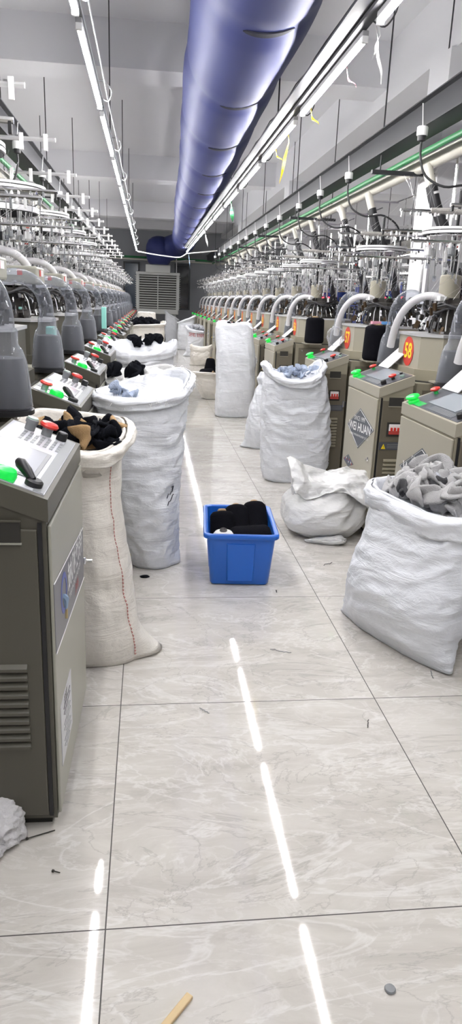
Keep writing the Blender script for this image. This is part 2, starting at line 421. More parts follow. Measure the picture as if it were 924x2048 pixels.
# blue duct
def duct():
    t = empty('air_duct', (0, 0, 2.97), 'big blue canvas air duct running under the ceiling to the cooler', 'duct')
    ys = [-4.4 + .1*i for i in range(0, 256)]
    nb = 40; vs = []
    seams = [2.83+1.45*q for q in range(-4, 13)]
    for y in ys:
        cx = .575 + .026*y + .012*math.sin(y*.9)
        d = min(abs(y-q) for q in seams)
        r = .345 - .018*math.exp(-(d/.09)**2) + .004*math.sin(y*4.3) if y < 20.9 else .345
        for j in range(nb):
            a = 2*PI*j/nb
            rr = r + .006*noise.noise((math.cos(a)*1.5, math.sin(a)*1.5, y*1.3))
            vs.append((cx+rr*math.cos(a), y, rr*math.sin(a)))
    n = len(ys)
    fs = [(i*nb+j, i*nb+(j+1) % nb, (i+1)*nb+(j+1) % nb, (i+1)*nb+j) for i in range(n-1) for j in range(nb)]
    MB().add(vs, fs, 'duct').build('canvas_tube', t, True, 3)
    for y in seams[3:]:
        cx = .575+.026*y + .012*math.sin(y*.9)
        v2 = []; K = 16
        for i in range(K+1):
            a = -PI/2 - .42 + .84*i/K + .12
            w = .028*math.sqrt(max(0, 1-(2*i/K-1)**2)) + .001
            for s_ in (-1, 1): v2.append((cx + .330*math.cos(a), y + s_*w, .330*math.sin(a)-.003))
            for s_ in (1, -1): v2.append((cx + .322*math.cos(a), y + s_*w, .322*math.sin(a)-.003))
        f2 = [(i*4+j, i*4+(j+1) % 4, (i+1)*4+(j+1) % 4, (i+1)*4+j) for i in range(K) for j in range(4)]
        MB().add(v2, f2, 'ductdk').build('air_slot', t)
    # elbow drum down to the cooler
    path = [(1.09, 21.0, -.02), (1.0, 21.45, -.1), (.75, 21.7, -.2), (.42, 21.75, -.3), (.38, 21.9, -.42), (.36, 22.3, -.62)]
    pp = [Vector(p) for p in path]
    MB().tube([(1.12, 20.9, 0), (1.08, 21.25, -.02), (.97, 21.5, -.07), (.82, 21.66, -.13), (.66, 21.73, -.19)], [.345, .348, .352, .355, .36], 'duct', 32).build('elbow', t, True, 1.2)
    MB().lathe([(.0, -.42), (.28, -.41), (.33, -.36), (.37, -.26), (.40, -.12), (.405, 0), (.39, .14), (.33, .28), (.22, .37), (.1, .405), (.0, .41)], 'duct', (.40, 21.75, -.235), 36).build('end_dome', t, True)
    return t
duct()

# evaporative cooler under the duct end
def cooler():
    x, y = .37, 22.35
    t = empty('evaporative_cooler', (x, y, 0), 'ivory louvred evaporative air cooler standing against the far wall', 'air cooler')
    b = MB().box((0, 0, 1.5), (1.0, .95, 1.02), 'cooler', bev=.03).box((0, 0, 2.06), (1.36, 1.1, .09), 'cooler', bev=.02).box((0, 0, .93), (1.3, 1.06, .16), 'cooler', bev=.02)
    b.box((0, -.3, 2.20), (.76, .6, .24), 'cooler', bev=.02)
    b.build('body', t)
    for sx in (-1, 1):
        for sy in (-1, 1): MB().box((sx*.62, sy*.47, 1.5), (.1, .14, 1.04), 'cooler', bev=.02).build('corner_post', t)
    MB().box((0, -.51, 1.5), (1.16, .006, 1.0), 'dark').build('grille_backing', t)
    g = MB()
    for i in range(14): g.box((0, -.535, 1.05+.071*i), (1.16, .05, .026), 'cooler', rx=.25)
    g.box((0, -.55, 1.5), (.03, .03, 1.0), 'cooler')
    g.build('louvre_front', t)
    for sx in (-1, 1):
        g = MB()
        for i in range(15): g.box((sx*.675, 0, 1.04+.066*i), (.07, .8, .016), 'cooler', ry=sx*-.6)
        g.build('louvre_side', t)
    for sx in (-.55, .55):
        for sy in (-.42, .42): MB().box((sx, sy, .425), (.06, .06, .85), 'cooler').build('stand_leg', t)
cooler()
# pipes on the end wall
tag(MB().tube([(.98, 23.2, 2.9), (.99, 23.2, 2.3), (.98, 23.2, 1.4)], .018, 'white', 8).tube([(.99, 23.2, 2.5), (1.3, 23.2, 2.55), (1.6, 23.2, 2.55)], .018, 'white', 8).build('water_pipe', None, True),
    'white water pipe bent beside the cooler in front of the black window', 'pipe')
tag(MB().tube([(-3, 23.3, 2.62), (3.4, 23.3, 2.56)], .03, 'green', 8).tube([(-3, 23.3, 2.55), (3.4, 23.3, 2.49)], .022, 'pvc', 8).build('wall_pipe', None, True),
    'pair of green and cream pipes crossing high on the far wall', 'pipe')

# ------------------------------------------------------------------ overhead channel + pipes of each machine row
def channel(x, sg, lab, ys):
    t = empty('steel_channel', (x, 0, 2.6), lab, 'steel channel')
    m = MB()
    h, wd, th = .15, .16, .008
    m.box((-sg*wd/2, 9., 0), (th, 27, h), 'beamsteel').box((0, 9., -h/2+th/2), (wd, 27, th), 'beamsteel').box((sg*wd/2, 9., 0), (th, 27, h), 'beamsteel')
    m.box((-sg*(wd/2+.02), 9., h/2), (.05, 27, th), 'beamsteel')
    m.build('channel', t)
    for y in ys:
        MB().tube([(-sg*.05, y, -.2), (-sg*.05, y, ZC-2.6)], .006, 'rod', 6).build('hanger_rod', t, True)
        MB().tube([(sg*.42, y, -.2), (sg*.42, y, ZC-2.6)], .006, 'rod', 6).build('hanger_rod', t, True)
        MB().box((sg*.18, y, -.2), (.6, .04, .03), 'beamsteel').build('cross_bracket', t)
    return t
channel(2.02, 1, 'grey steel channel on rods above the cabinets with diamond badges', [2.5, 4.9, 8.4, 11.2, 14, 17, 20])
channel(-1.10, -1, 'grey steel channel on rods above the pale-panelled cabinets', [2.2, 4.4, 7.6, 10.6, 13.6, 16.6, 19.6])
for x, nm in ((2.13, 'cabinets with diamond badges'), (-1.21, 'pale-panelled cabinets')):
    sg = 1 if x > 0 else -1
    tag(MB().tube([(x, -4, 2.46), (x, 22.6, 2.46)], .022, 'green', 10).build('air_pipe', None, True), 'thin green air pipe beside the channel above the ' + nm, 'pipe')
    tag(MB().tube([(x+sg*.16, -4, 2.45), (x+sg*.16, 22.6, 2.45)], .055, 'pvc', 14).build('suction_pipe', None, True), 'thick cream suction pipe beside the channel above the ' + nm, 'pipe')
# second channel further out, seen between the poles
channel(4.75, 1, 'grey steel channel farther off behind the pillars', [3, 8, 13, 18])
tag(MB().tube([(4.35, -4, 2.3), (4.35, 22.6, 2.3)], .11, 'pvc', 14).build('suction_pipe', None, True), 'thick cream pipe farther off behind the pillars', 'pipe')

# ------------------------------------------------------------------ control cabinets
CW, CD = .20, .64          # x depth, y width
def mushroom(c, k, ks, r=.021, h=.03):
    return lambda m: m
def cabinet(sg):
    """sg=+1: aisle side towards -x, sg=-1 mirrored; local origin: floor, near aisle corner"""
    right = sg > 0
    A = 'beige' if right else 'beige_l_shade'
    A2 = 'beige_pale' if right else 'beige_l_shade2'
    D = 'beige_dark' if right else 'beige_l_shade'
    t = bpy.data.objects.new('control_cabinet', None); COL.objects.link(t); t.empty_display_size = .05
    def fin(m, nm, p=None, smooth=False):
        if not right: m.flip()
        return m.build(nm, p or t, smooth)
    sl = .378   # slope of the lid
    # body
    m = MB()
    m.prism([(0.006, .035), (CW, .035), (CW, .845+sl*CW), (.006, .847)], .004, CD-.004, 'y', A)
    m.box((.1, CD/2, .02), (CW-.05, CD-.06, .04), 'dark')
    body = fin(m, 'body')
    # lid
    m = MB()
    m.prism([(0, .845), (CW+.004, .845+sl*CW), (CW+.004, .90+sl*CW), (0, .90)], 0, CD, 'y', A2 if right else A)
    lid = fin(m, 'lid')
    ly = Vector((1, 0, sl)).normalized(); nz = Vector((-sl, 0, 1)).normalized()
    def on(a, y, h=0): return Vector((0, y, .90)) + ly*a + nz*h
    def slab(m, a0, a1, y0, y1, h0, h1, k):
        vs = [on(a0, y0, h0), on(a1, y0, h0), on(a1, y1, h0), on(a0, y1, h0), on(a0, y0, h1), on(a1, y0, h1), on(a1, y1, h1), on(a0, y1, h1)]
        return m.add(vs, [(0,3,2,1),(4,5,6,7),(0,1,5,4),(1,2,6,5),(2,3,7,6),(3,0,4,7)], k)
    W = CW*1.069
    m = slab(MB(), .012, W-.006, .02, CD-.025, -.002, .002, 'panel_d' if right else 'panel_l')
    if not right: slab(m, .014, .04, .022, CD-.027, .002, .003, 'grey')
    else:
        slab(m, .02, .06, .10, .40, .002, .003, 'decal')
        for q in range(6): slab(m, .024+.006*q, .027+.006*q, .11, .36, .003, .0035, 'grey')
    if not right:
        for q in range(7):
            for r_ in range(4): slab(m, .03+.018*q+.01, .03+.018*q+.02, .43+.03*r_, .452+.03*r_, .002, .003, 'grey')
    pan = fin(m, 'control_panel')
    m = slab(MB(), .065, W-.02, .16, .46, .002, .005, 'screen_d') if right else slab(slab(MB(), .05, W-.005, .10, .37, .002, .004, 'grey'), .06, W-.01, .112, .358, .004, .005, 'screen_l')
    fin(m, 'screen', pan)
    Rm = Matrix((ly, Vector((0, 1, 0)), nz)).transposed()
    def knob(a, y, prof, k, nm, k2=None, prof2=None):
        sc_ = .8; sq = lambda P: [(r_*sc_, z_*sc_) for r_, z_ in P]
        m = MB().lathe(sq(prof), k, on(a, y), 18, Rm)
        if prof2: m.lathe(sq(prof2), k2, on(a, y), 18, Rm)
        return fin(m, nm, pan, True)
    stem = [(.013, 0), (.013, .022)]
    mush = [(.012, .018), (.026, .024), (.03, .03), (.028, .037), (.015, .042), (.002, .043)]
    if right:
        m = MB().lathe([(.026, .0), (.028, .010), (.024, .016), (.013, .018), (.013, .022), (.03, .024), (.034, .029), (.031, .036), (.018, .041), (.002, .042)], 'green_l', on(.03, .555), 20, Rm)
        fin(m, 'green_lamp', pan, True)
        fin(slab(MB(), .014, .055, .45, .612, .002, .0028, 'green_s'), 'lamp_spill', pan)  # painted pool of green lamp light on the panel
        knob(.15, .57, mush, 'red', 'emergency_button', 'green_s', stem)
        knob(.115, .09, mush, 'red', 'emergency_button', 'dark', stem)
        knob(.045, .055, [(.02, 0), (.02, .028), (.016, .032), (.001, .032)], 'black', 'selector_knob')
        knob(.165, .075, [(.018, 0), (.018, .014), (.012, .016), (.001, .016)], 'greygreen', 'start_button')
        knob(.19, .16, [(.012, 0), (.012, .012), (.001, .013)], 'black', 'key_switch')
    else:
        m = MB().lathe([(.030, 0), (.030, .012), (.026, .02), (.012, .024), (.001, .024)], 'green_l', on(.115, .055), 20, Rm)
        fin(m, 'green_lamp', pan, True)
        fin(slab(MB(), .085, .16, .021, .075, .002, .0028, 'green_s'), 'lamp_spill', pan)  # green light of the lamp painted around its base
        m = MB().lathe([(.021, 0), (.021, .014), (.016, .018), (.001, .018)], 'black', on(.045, .06), 18, Rm)
        m.tube([on(.05, .06, .014), on(.07, .072, .026), on(.09, .088, .034), on(.10, .095, .036)], [.009, .013, .014, .008], 'black', 12)
        fin(m, 'selector_knob', pan, True)
        knob(.15, .57, [(.02, 0), (.02, .03), (.024, .03), (.024, .044), (.018, .049), (.001, .05)], 'grey', 'reset_button', 'greygreen', [(.022, .044), (.02, .051), (.001, .052)])
        knob(.10, .575, [(.002, .034), (.032, .036), (.036, .044), (.03, .052), (.012, .056), (.001, .056)], 'red', 'emergency_button', 'grey', [(.02, 0), (.02, .034)])
        knob(.17, .07, [(.002, .03), (.03, .032), (.034, .04), (.026, .048), (.001, .05)], 'red', 'emergency_button', 'greygreen', [(.018, 0), (.018, .03)])
        knob(.055, .585, [(.02, 0), (.02, .03), (.017, .034), (.001, .034)], 'black', 'key_knob')
    # camera-side face (y=0): frame line, recess, louvres, breaker, strip
    m = MB()
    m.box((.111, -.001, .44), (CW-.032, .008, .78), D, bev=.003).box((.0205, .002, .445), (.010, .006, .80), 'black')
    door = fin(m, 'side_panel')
    m = MB().box((.105, -.006, .825), (.085, .006, .05), 'dark')
    m.box((.105, -.0095, .852), (.09, .004, .004), A).box((.105, -.0095, .798), (.09, .004, .004), A2)
    fin(m, 'recess_handle', door)
    m = MB()
    for q in range(10):
        z = .255 + .024*q
        m.prism([(-.005, z), (-.016, z+.002), (-.016, z+.010), (-.005, z+.018)], .062, .148, 'x', A)
    fin(m, 'louvre', door)
    if right:
        m = MB().box((.108, -.006, .665), (.088, .006, .082), 'dark').box((.108, -.01, .668), (.066, .012, .056), 'white', bev=.003).box((.108, -.014, .648), (.066, .012, .02), 'redletter')
        for q in (-1, 0, 1): m.box((.108+.02*q, -.02, .668), (.011, .012, .02), 'red', bev=.002)
        fin(m, 'circuit_breaker', door)
        m = MB().box((.105, -.006, .567), (.158, .003, .046), 'panel_d')
        m.prism([(.040, .55), (.066, .55), (.053, .58)], -.0078, -.0095, 'y', 'yellow')
        m.text('!', .02, (.053, -.0096, .562), (1, 0, 0), (0, 0, 1), 'inkblack')
        for q in range(3): m.box((.125, -.0078, .577-.01*q), (.10, .001, .003), 'grey')
        fin(m, 'warning_strip', door)
        m = MB().box((.185, -.012, .60), (.014, .018, .05), 'chrome', bev=.003).box((.20, -.012, .60), (.008, .012, .036), 'black')
        fin(m, 'latch', door)
    # aisle face (x=0)
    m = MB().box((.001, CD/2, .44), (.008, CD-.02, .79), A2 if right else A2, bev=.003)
    ad = fin(m, 'aisle_door')
    if right:
        q4 = [(.575, .598), (.30, .488), (.018, .652), (.312, .738)]
        m = MB().prism(q4, -.0032, -.0045, 'x', 'decal')
        cy_, cz_ = .301, .618
        q5 = [(cy_+(y-cy_)*.95, cz_+(z-cz_)*.93) for y, z in q4]
        for e0, e1 in zip(q5, q5[1:]+q5[:1]): m.tube([(-.0048, *e0), (-.0048, *e1)], .0012, 'letter', 4)
        u, v = (0, -1, .06), (0, .0, 1)
        m.text('SINCE 1999', .040, (-.0046, .312, .672), u, v, 'letter', sx=1.15)
        m.text('WEI HUAN', .074, (-.0046, .300, .618), u, v, 'letter', sx=1.24, bold=.0012)
        m.text('ZHEJIANG WEIHUAN MACHINERY CO.,LTD', .019, (-.0046, .305, .568), u, v, 'letter', sx=1.08)
        fin(m, 'diamond_badge', ad)
        m = MB().prism([(.36, .37), (.48, .33), (.60, .36), (.49, .41)], -.0032, -.0045, 'x', 'decal')
        for q in range(10):
            yy, zz = .40+.018*q, .355+.002*(q % 4)*3
            m.box((-.005, yy, zz+.008), (.001, .009, .012), ('redletter', 'letter', 'blueink')[q % 3])
        fin(m, 'notice_sticker', ad)
        m = MB().lathe([(.013, 0), (.013, .008), (.006, .010), (.006, .022), (.001, .022)], 'chrome', (-.003, .07, .47), 14, Matrix.Rotation(-PI/2, 3, 'Y'))
        fin(m, 'lock', ad, True)
    else:
        m = MB().prism([(.0, .505), (.0, .69), (.60, .635), (.632, .55), (.63, .46), (.32, .45)][:0] or [(.015, .505), (.015, .688), (.615, .632), (.615, .462)], -.0032, -.0045, 'x', 'decal_l')
        for (a, b) in (((.015, .688), (.615, .632)), ((.615, .462), (.015, .505))):
            m.tube([(-.005, a[0], a[1]), (-.005, b[0], b[1])], .0015, 'letter', 4)
        u, v = (0, -1, 0), (0, 0, 1)
        m.text('伟焕机械', .085, (-.0046, .415, .60), u, v, 'letter', sx=1.0, bold=.001)
        m.text('WEIHUAN MACHINERY', .028, (-.0046, .40, .545), u, v, 'letter', sx=.9)
        m.text('袜机', .04, (-.0046, .43, .508), u, v, 'redletter')
        m.lathe([(.055, 0), (.055, .0008), (.04, .001), (.04, 0)], 'blueink', (-.0046, .17, .60), 24, Matrix.Rotation(-PI/2, 3, 'Y'), cap=False)
        m.tube([(-.0052, .15, .60), (-.0052, .17, .585), (-.0052, .185, .55)], [.006, .012, .006], 'skyink', 6).tube([(-.0056, .17, .575), (-.0056, .19, .545), (-.0056, .185, .52)], .005, 'roll', 6)
        fin(m, 'slanted_badge', ad)
        m = MB().lathe([(.013, 0), (.013, .008), (.006, .010), (.006, .03), (.001, .03)], 'chrome', (-.003, .615, .52), 14, Matrix.Rotation(-PI/2, 3, 'Y'))
        fin(m, 'lock', ad, True)
        m = MB().box((-.004, .15, .245), (.002, .20, .175), 'paper')
        for q in range(9): m.box((-.0055, .155, .30-.016*q), (.001, .12-.05*(q % 3 == 2), .002), 'inkblack' if q < 2 else 'grey')
        m.text('警告', .03, (-.0052, .13, .318), u, v, 'inkblack'); 
        fin(m, 'paper_notice', ad)
    return t

GR = ['nearest', 'second', 'third', 'fourth', 'fifth', 'sixth', 'seventh', 'eighth', 'ninth', 'tenth', 'eleventh', 'twelfth', 'thirteenth', 'fourteenth', 'fifteenth', 'sixteenth']
RX = [1.33, 1.40, 1.43] + [1.42]*13
RY = [1.46, 2.67, 4.17, 6.3, 7.4, 8.6, 9.75, 10.9, 12.05, 13.2, 14.6, 15.9, 17.2, 18.4, 19.6, 20.7]
LX = [-.135, -.185, -.19] + [-.20]*12
LY = [.317, 1.70, 2.95, 4.33, 5.85, 7.35, 8.7, 10.0, 11.3, 12.6, 13.9, 15.2, 16.5, 17.8, 19.1]
cr, cl = cabinet(1), cabinet(-1)
for i in range(16):
    c = cr if i == 0 else dup(cr)
    c.location = (RX[i], RY[i], 0)
    tag(c, '%s beige control cabinet with dark panel and diamond badge counting from the camera' % GR[i].capitalize(), 'cabinet', 'control cabinets with diamond badges')
for i in range(15):
    c = cl if i == 0 else dup(cl)
    c.location = (LX[i], LY[i], 0)
    if i == 0: c.rotation_euler = (0, 0, -math.radians(1.2))
    tag(c, '%s grey-green control cabinet with pale silver panel counting from the camera' % GR[i].capitalize(), 'cabinet', 'control cabinets with pale panels')

# ------------------------------------------------------------------ knitting machines
def arc(p0, p1, p2, p3, n=14):
    P = [Vector(p) for p in (p0, p1, p2, p3)]
    return [P[0]*(1-t)**3 + P[1]*3*t*(1-t)**2 + P[2]*3*t*t*(1-t) + P[3]*t**3 for t in [i/n for i in range(n+1)]]
def machine(sg):
    right = sg > 0
    A = 'beige' if right else 'beige_l_shade'; A2 = 'beige_pale' if right else 'beige_l_shade2'
    rr = random.Random(3 if right else 4)
    t = bpy.data.objects.new('knitting_machine', None); COL.objects.link(t); t.empty_display_size = .05
    def fin(m, nm, p=None, smooth=False):
        if not right: m.flip()
        return m.build(nm, p or t, smooth)
    # lower cabinet and door
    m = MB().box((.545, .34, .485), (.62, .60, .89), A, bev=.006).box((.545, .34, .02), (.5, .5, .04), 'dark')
    fin(m, 'base_cabinet')
    m = MB().box((.42, .035, .47), (.30, .012, .84), 'beige_dark' if right else 'beige_l_shade', bev=.003).lathe([(.008, 0), (.008, .012), (.001, .013)], 'chrome', (.30, .028, .86), 12, Matrix.Rotation(PI/2, 3, 'X'))
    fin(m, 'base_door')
    def octo(c0, c1, d0, d1, ch): return [(c0, d0+ch), (c0+ch, d0), (c1-ch, d0), (c1, d0+ch), (c1, d1-ch), (c1-ch, d1), (c0+ch, d1), (c0, d1-ch)]
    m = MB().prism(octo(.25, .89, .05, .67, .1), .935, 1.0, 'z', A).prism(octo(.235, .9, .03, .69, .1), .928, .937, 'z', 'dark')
    fin(m, 'plinth')
    m = MB().prism(octo(.28, .86, .08, .64, .1), 1.0, 1.185, 'z', A2 if right else A).prism(octo(.272, .868, .072, .648, .1), 1.185, 1.2, 'z', 'alu')
    fin(m, 'drum_housing')
    # knitting head: dark mechanism full of cams and fingers
    c = Vector((.57, .36, 0))
    m = MB().lathe([(.15, 1.2), (.16, 1.24), (.12, 1.25), (.12, 1.34), (.17, 1.345), (.17, 1.37), (.09, 1.38), (.09, 1.41)], 'steel_dk', c, 28)
    for q in range(150):
        a = rr.uniform(0, 2*PI); r = rr.uniform(.12, .265); z = rr.uniform(1.21, 1.41 - .5*max(0, r-.2))
        m.box(c + Vector((r*math.cos(a), r*math.sin(a), z)), (rr.uniform(.010, .036), rr.uniform(.006, .02), rr.uniform(.010, .05)), rr.choice(('steel_dk', 'black', 'bronze', 'steel_dk', 'chrome', 'black', 'steel_dk', 'black')), rz=a+rr.uniform(-.3, .3), ry=rr.uniform(-.4, .4))
    for q in range(26):
        a = 2*PI*q/26
        m.tube([c + Vector((.13*math.cos(a), .13*math.sin(a), 1.37)), c + Vector((.19*math.cos(a+.1), .19*math.sin(a+.1), 1.30)), c + Vector((.22*math.cos(a+.15), .22*math.sin(a+.15), 1.22))], .004, rr.choice(('chrome', 'alu', 'black')), 5)
    fin(m, 'knitting_head')
    m = MB()
    for q, (r_, z) in enumerate(((.21, 1.335), (.225, 1.35), (.2, 1.36))):
        m.tube([c + Vector((r_*math.cos(a*.2618)+.01*q, r_*math.sin(a*.2618), z+.02*math.sin(a*1.3+q))) for a in range(25)], .007, 'rubber', 6)
    fin(m, 'cable_ring', None, True)
    m = MB()
    for q in range(8):
        a = PI*.55 + .25*q
        m.box(c + Vector((.155*math.cos(a), .155*math.sin(a), 1.405)), (.03, .03, .03), 'white', rz=a, bev=.004)
    fin(m, 'yarn_finger_block')
    # motor can on its bracket
    cc = Vector((.50, .37, 0))
    if right:
        m = MB().box(cc+Vector((0, 0, 1.395)), (.05, .07, .05), 'alu')
        m.lathe([(.061, 1.41), (.063, 1.415), (.063, 1.535), (.058, 1.542), (.02, 1.55), (.012, 1.556)], 'beige_pale', cc, 28)
        fin(m, 'motor_can', None, True)
    else:
        m = MB().box((.53, .40, 1.445), (.36, .30, .10), 'beige_l_shade2', bev=.012).lathe([(.17, 1.385), (.17, 1.40)], 'alu', (.57, .36, 0), 24)
        hd = fin(m, 'head_cover')
        m = MB().box((.348, .36, 1.46), (.002, .045, .035), 'red').box((.348, .4275, 1.46), (.002, .09, .035), 'white')
        fin(m, 'warning_sticker', hd)
        m = MB().box((.45, .248, 1.46), (.03, .002, .035), 'red').box((.495, .248, 1.46), (.06, .002, .035), 'white')
        fin(m, 'warning_sticker', hd)
    # clear collector
    cx, cy = (.33 if right else .22), .84
    m = MB().tube(arc((.50, .60, 1.30), (.45, .70, 1.46), (cx, .80, 1.48), (cx, cy, 1.26)) + [Vector((cx, cy, 1.235))], .038 if right else .036, 'clear', 16, cap=False)
    m.lathe([(.04, 1.235), (.045, 1.225), (.045, 1.185), (.05, 1.175), (.058, 1.165), (.07, 1.13), (.078, 1.06), (.084, .985), (.08, .978)], 'clear', (cx, cy, 0), 24, cap=False)
    col = fin(m, 'clear_collector', None, True)
    m = MB().lathe([(.02, 1.145), (.058, 1.14), (.067, 1.08), (.074, 1.02), (.077, .985), (.05, .98)], 'sleeve', (cx, cy, 0), 20)
    m.lathe([(.085, .958), (.088, .961), (.088, .974), (.08, .976)], 'black', (cx, cy, 0), 24).box((cx, cy, .95), (.05, .06, .03), A)
    m.tube([(cx, cy, .94), (cx+.06, cy-.04, .93), (.32, .62, .93)], .02, A, 8)
    fin(m, 'filter_sleeve', col, True)
    # white hose
    if right: pth = arc((.46, .32, 1.395), (.36, .38, 1.46), (.23, .50, 1.40), (.245, .60, 1.10))
    else: pth = arc((.78, .20, 1.44), (.72, .18, 1.62), (.40, .30, 1.64), (.42, .46, 1.42))
    m = MB().tube(pth, .024, 'hose', 14)
    fin(m, 'air_hose', None, True)
    # creel: poles, cross bars, ring, eyelets
    zt = 2.45 if right else 2.40
    for (x, y) in ((.95, .14), (.95, .62)):
        m = MB().tube([(x, y, .9), (x, y, zt if y < .3 else zt-.25)], .011, 'chrome', 8)
        fin(m, 'creel_pole', None, True)
    px = Vector((.50, .37, 0)) if right else Vector((.57, .36, 0))
    m = MB().tube([px+Vector((0, 0, 1.5)), px+Vector((0, 0, 2.02))], .010, 'rubber' if right else 'chrome', 8)
    m.box(px+Vector((0, 0, 1.66)), (.03, .04, .05), 'black')
    fin(m, 'centre_post', None, True)
    rg, rz = (.2, 1.765) if right else (.27, 1.90)
    m = MB().ring(px, rg-.006, rg, rz, rz+.014, 'alu').ring(px, rg-.006, rg, rz+.020, rz+.034, 'white').ring(px, rg-.012, rg-.006, rz-.004, rz+.036, 'black')
    if not right: m.ring(px, rg-.05, rg-.045, rz-.11, rz-.08, 'alu').ring(px, rg-.056, rg-.05, rz-.115, rz-.075, 'black')
    m.ring(px, .03, rg-.03, rz-.012, rz-.008, 'alu')
    for q in range(4):
        a = q*PI/2+.5; m.tube([px+Vector((.01*math.cos(a), .01*math.sin(a), rz-.006)), px+Vector((rg*math.cos(a), rg*math.sin(a), rz+.008))], .006, 'alu', 6)
    fin(m, 'yarn_ring', None, True)
    m = MB()
    for q in range(26):
        a = q*2*PI/26; r_ = rg-.03-.05*(q % 3); L_ = rr.uniform(.12, .34)
        m.tube([px+Vector((r_*math.cos(a), r_*math.sin(a), rz)), px+Vector(((r_-.02)*math.cos(a), (r_-.02)*math.sin(a), rz-L_))], .0035, ('chrome', 'alu', 'white')[q % 3], 5)
        m.box(px+Vector(((r_-.02)*math.cos(a), (r_-.02)*math.sin(a), rz-L_)), (.014, .014, .03), ('clear', 'chrome', 'grey')[q % 3], rz=a)
    fin(m, 'guide_wire')
    levels = ((1.70, .08), (1.88, .30), (1.80, .62)) if right else ((1.70, .10), (1.79, .62))
    for z, y in levels:
        m = MB().tube([(.12, y, z), (1.0, y, z+.01)], .009, 'chrome', 8)
        for q in range(16):
            x = .13+.055*q; hh = rr.uniform(.012, .045)
            m.box((x, y, z-hh/2), (.010, .016, hh), rr.choice(('chrome', 'alu', 'white', 'black', 'chrome', 'grey')), bev=.002)
            if q % 2: m.lathe([(.007, -.026), (.009, -.016), (.005, -.006)], rr.choice(('white', 'chrome', 'redletter' if q % 3 == 0 else 'white')), (x+.03, y-.010, z), 8)
        fin(m, 'eyelet_bar')
        if (right and z == 1.88) or (not right and z == 1.78):
            m = MB(); pts = [(.3+.05*q, y, z+.006) for q in range(7)]
            m.tube(pts, [.010+.010*rr.random() for _ in pts], 'lint', 8); fin(m, 'lint_tuft', None, True)
    # top bar with plates
    for (y, z) in (((.14, zt-.06),) if right else ((.14, zt),)):
        x0, x1 = (.95, 1.25) if right else (.36, .97)
        m = MB().tube([(x0, y, z), (x1, y, z)], .012 if right else .015, 'alu', 8)
        if right: m.tube([(1.22, y, z), (1.42, y-.03, z+.08)], .009, 'chrome', 8)
        else:
            for q in range(4): m.box((.43+.17*q, y-.012, z-.02), (.030, .014, .11), 'white', bev=.002).box((.43+.17*q+.03, y, z+.012), (.02, .02, .02), 'chrome')
        fin(m, 'top_bar')
    # yarn feeders: small pots with red caps
    for q in range(6):
        a = q*1.05; p = px + Vector((.16*math.cos(a), .16*math.sin(a), 0))
        m = MB().lathe([(.012, 1.64), (.020, 1.65), (.020, 1.69), (.008, 1.70)], ('alu', 'grey', 'chrome')[q % 3], p, 10)
        m.tube([p+Vector((0, 0, 1.69)), p+Vector((0, 0, rz))], .004, 'chrome', 5).box(p+Vector((0, 0, 1.715)), (.018, .018, .012), 'redletter' if q % 2 else 'white')
        fin(m, 'yarn_feeder')
    m = MB()
    for q in range(14):
        a = q*.449; p = px + Vector((.15*math.cos(a), .15*math.sin(a), 1.40)); p2 = Vector((.2+.06*q, levels[q % len(levels)][1], levels[q % len(levels)][0]-.03))
        m.tube([p, p2], .0006, 'alu', 3); m.tube([p2, (.95-.02*q, .14 if q % 2 else .62, zt-.08)], .0006, 'alu', 3)
    fin(m, 'yarn_thread')
    # shelf for the cone at the near side
    m = MB().box((.38, -.075, .945), (.17, .2, .010), A2).box((.40, .04, .925), (.03, .06, .05), A)
    fin(m, 'cone_shelf')
    return t
def oval(t, x, y, num):
    m = MB(); n = 28; cy, cz = y+.36+.0, 1.09
    vs = [(x+.2785, cy+.088*math.cos(2*PI*j/n), cz+.088*math.sin(2*PI*j/n)) for j in range(n)]
    vs = [(v[0]-x, v[1]-y, v[2]) for v in vs]
    vs2 = [(v[0]-.0012, v[1], v[2]) for v in vs]
    m.add(vs+vs2, [list(range(n)), list(range(n, 2*n))[::-1]] + [(j, n+j, n+(j+1) % n, (j+1) % n) for j in range(n)], 'redoval')
    m.text(str(num), .125, (.2772, .36, 1.09), (0, -1, 0), (0, 0, 1), 'yellow', bold=.003)
    m.build('number_sticker', t)
def flyer(t, seed):
    r = random.Random(seed)
    m = MB()
    # card sloping up from the cabinet's back edge
    p0 = Vector((.185, .62, .975)); u = Vector((0, -.19, 0)); up = Vector((.14, r.uniform(-.01, .01), .12+r.uniform(-.01, .02)))
    nn = u.cross(up).normalized()*.002
    q = [p0, p0+u, p0+u+up, p0+up]
    m.add([p-nn for p in q]+[p+nn for p in q], [(0,1,2,3)[::-1], (4,5,6,7), (0,1,5,4), (1,2,6,5), (2,3,7,6), (3,0,4,7)], 'paper')
    m.build('job_card', t)
mr, ml = machine(1), machine(-1)
machs = []
for i in range(16):
    o = mr if i == 0 else dup(mr)
    o.location = (RX[i], RY[i], 0); machs.append(o)
    tag(o, '%s sock knitting machine behind the cabinets with diamond badges%s' % (GR[i].capitalize(), (', numbered %d in yellow' % (59-i)) if i in (1, 2) else ''), 'knitting machine', 'knitting machines with red number ovals')
for i, o in enumerate(machs):
    if i: oval(o, 0, 0, 59-i)
    flyer(o, i)
for i in range(15):
    o = ml if i == 0 else dup(ml)
    o.location = (LX[i]-.02, LY[i], 0)
    tag(o, '%s sock knitting machine behind the pale-panelled cabinets' % GR[i].capitalize(), 'knitting machine', 'knitting machines of the pale-panelled row')
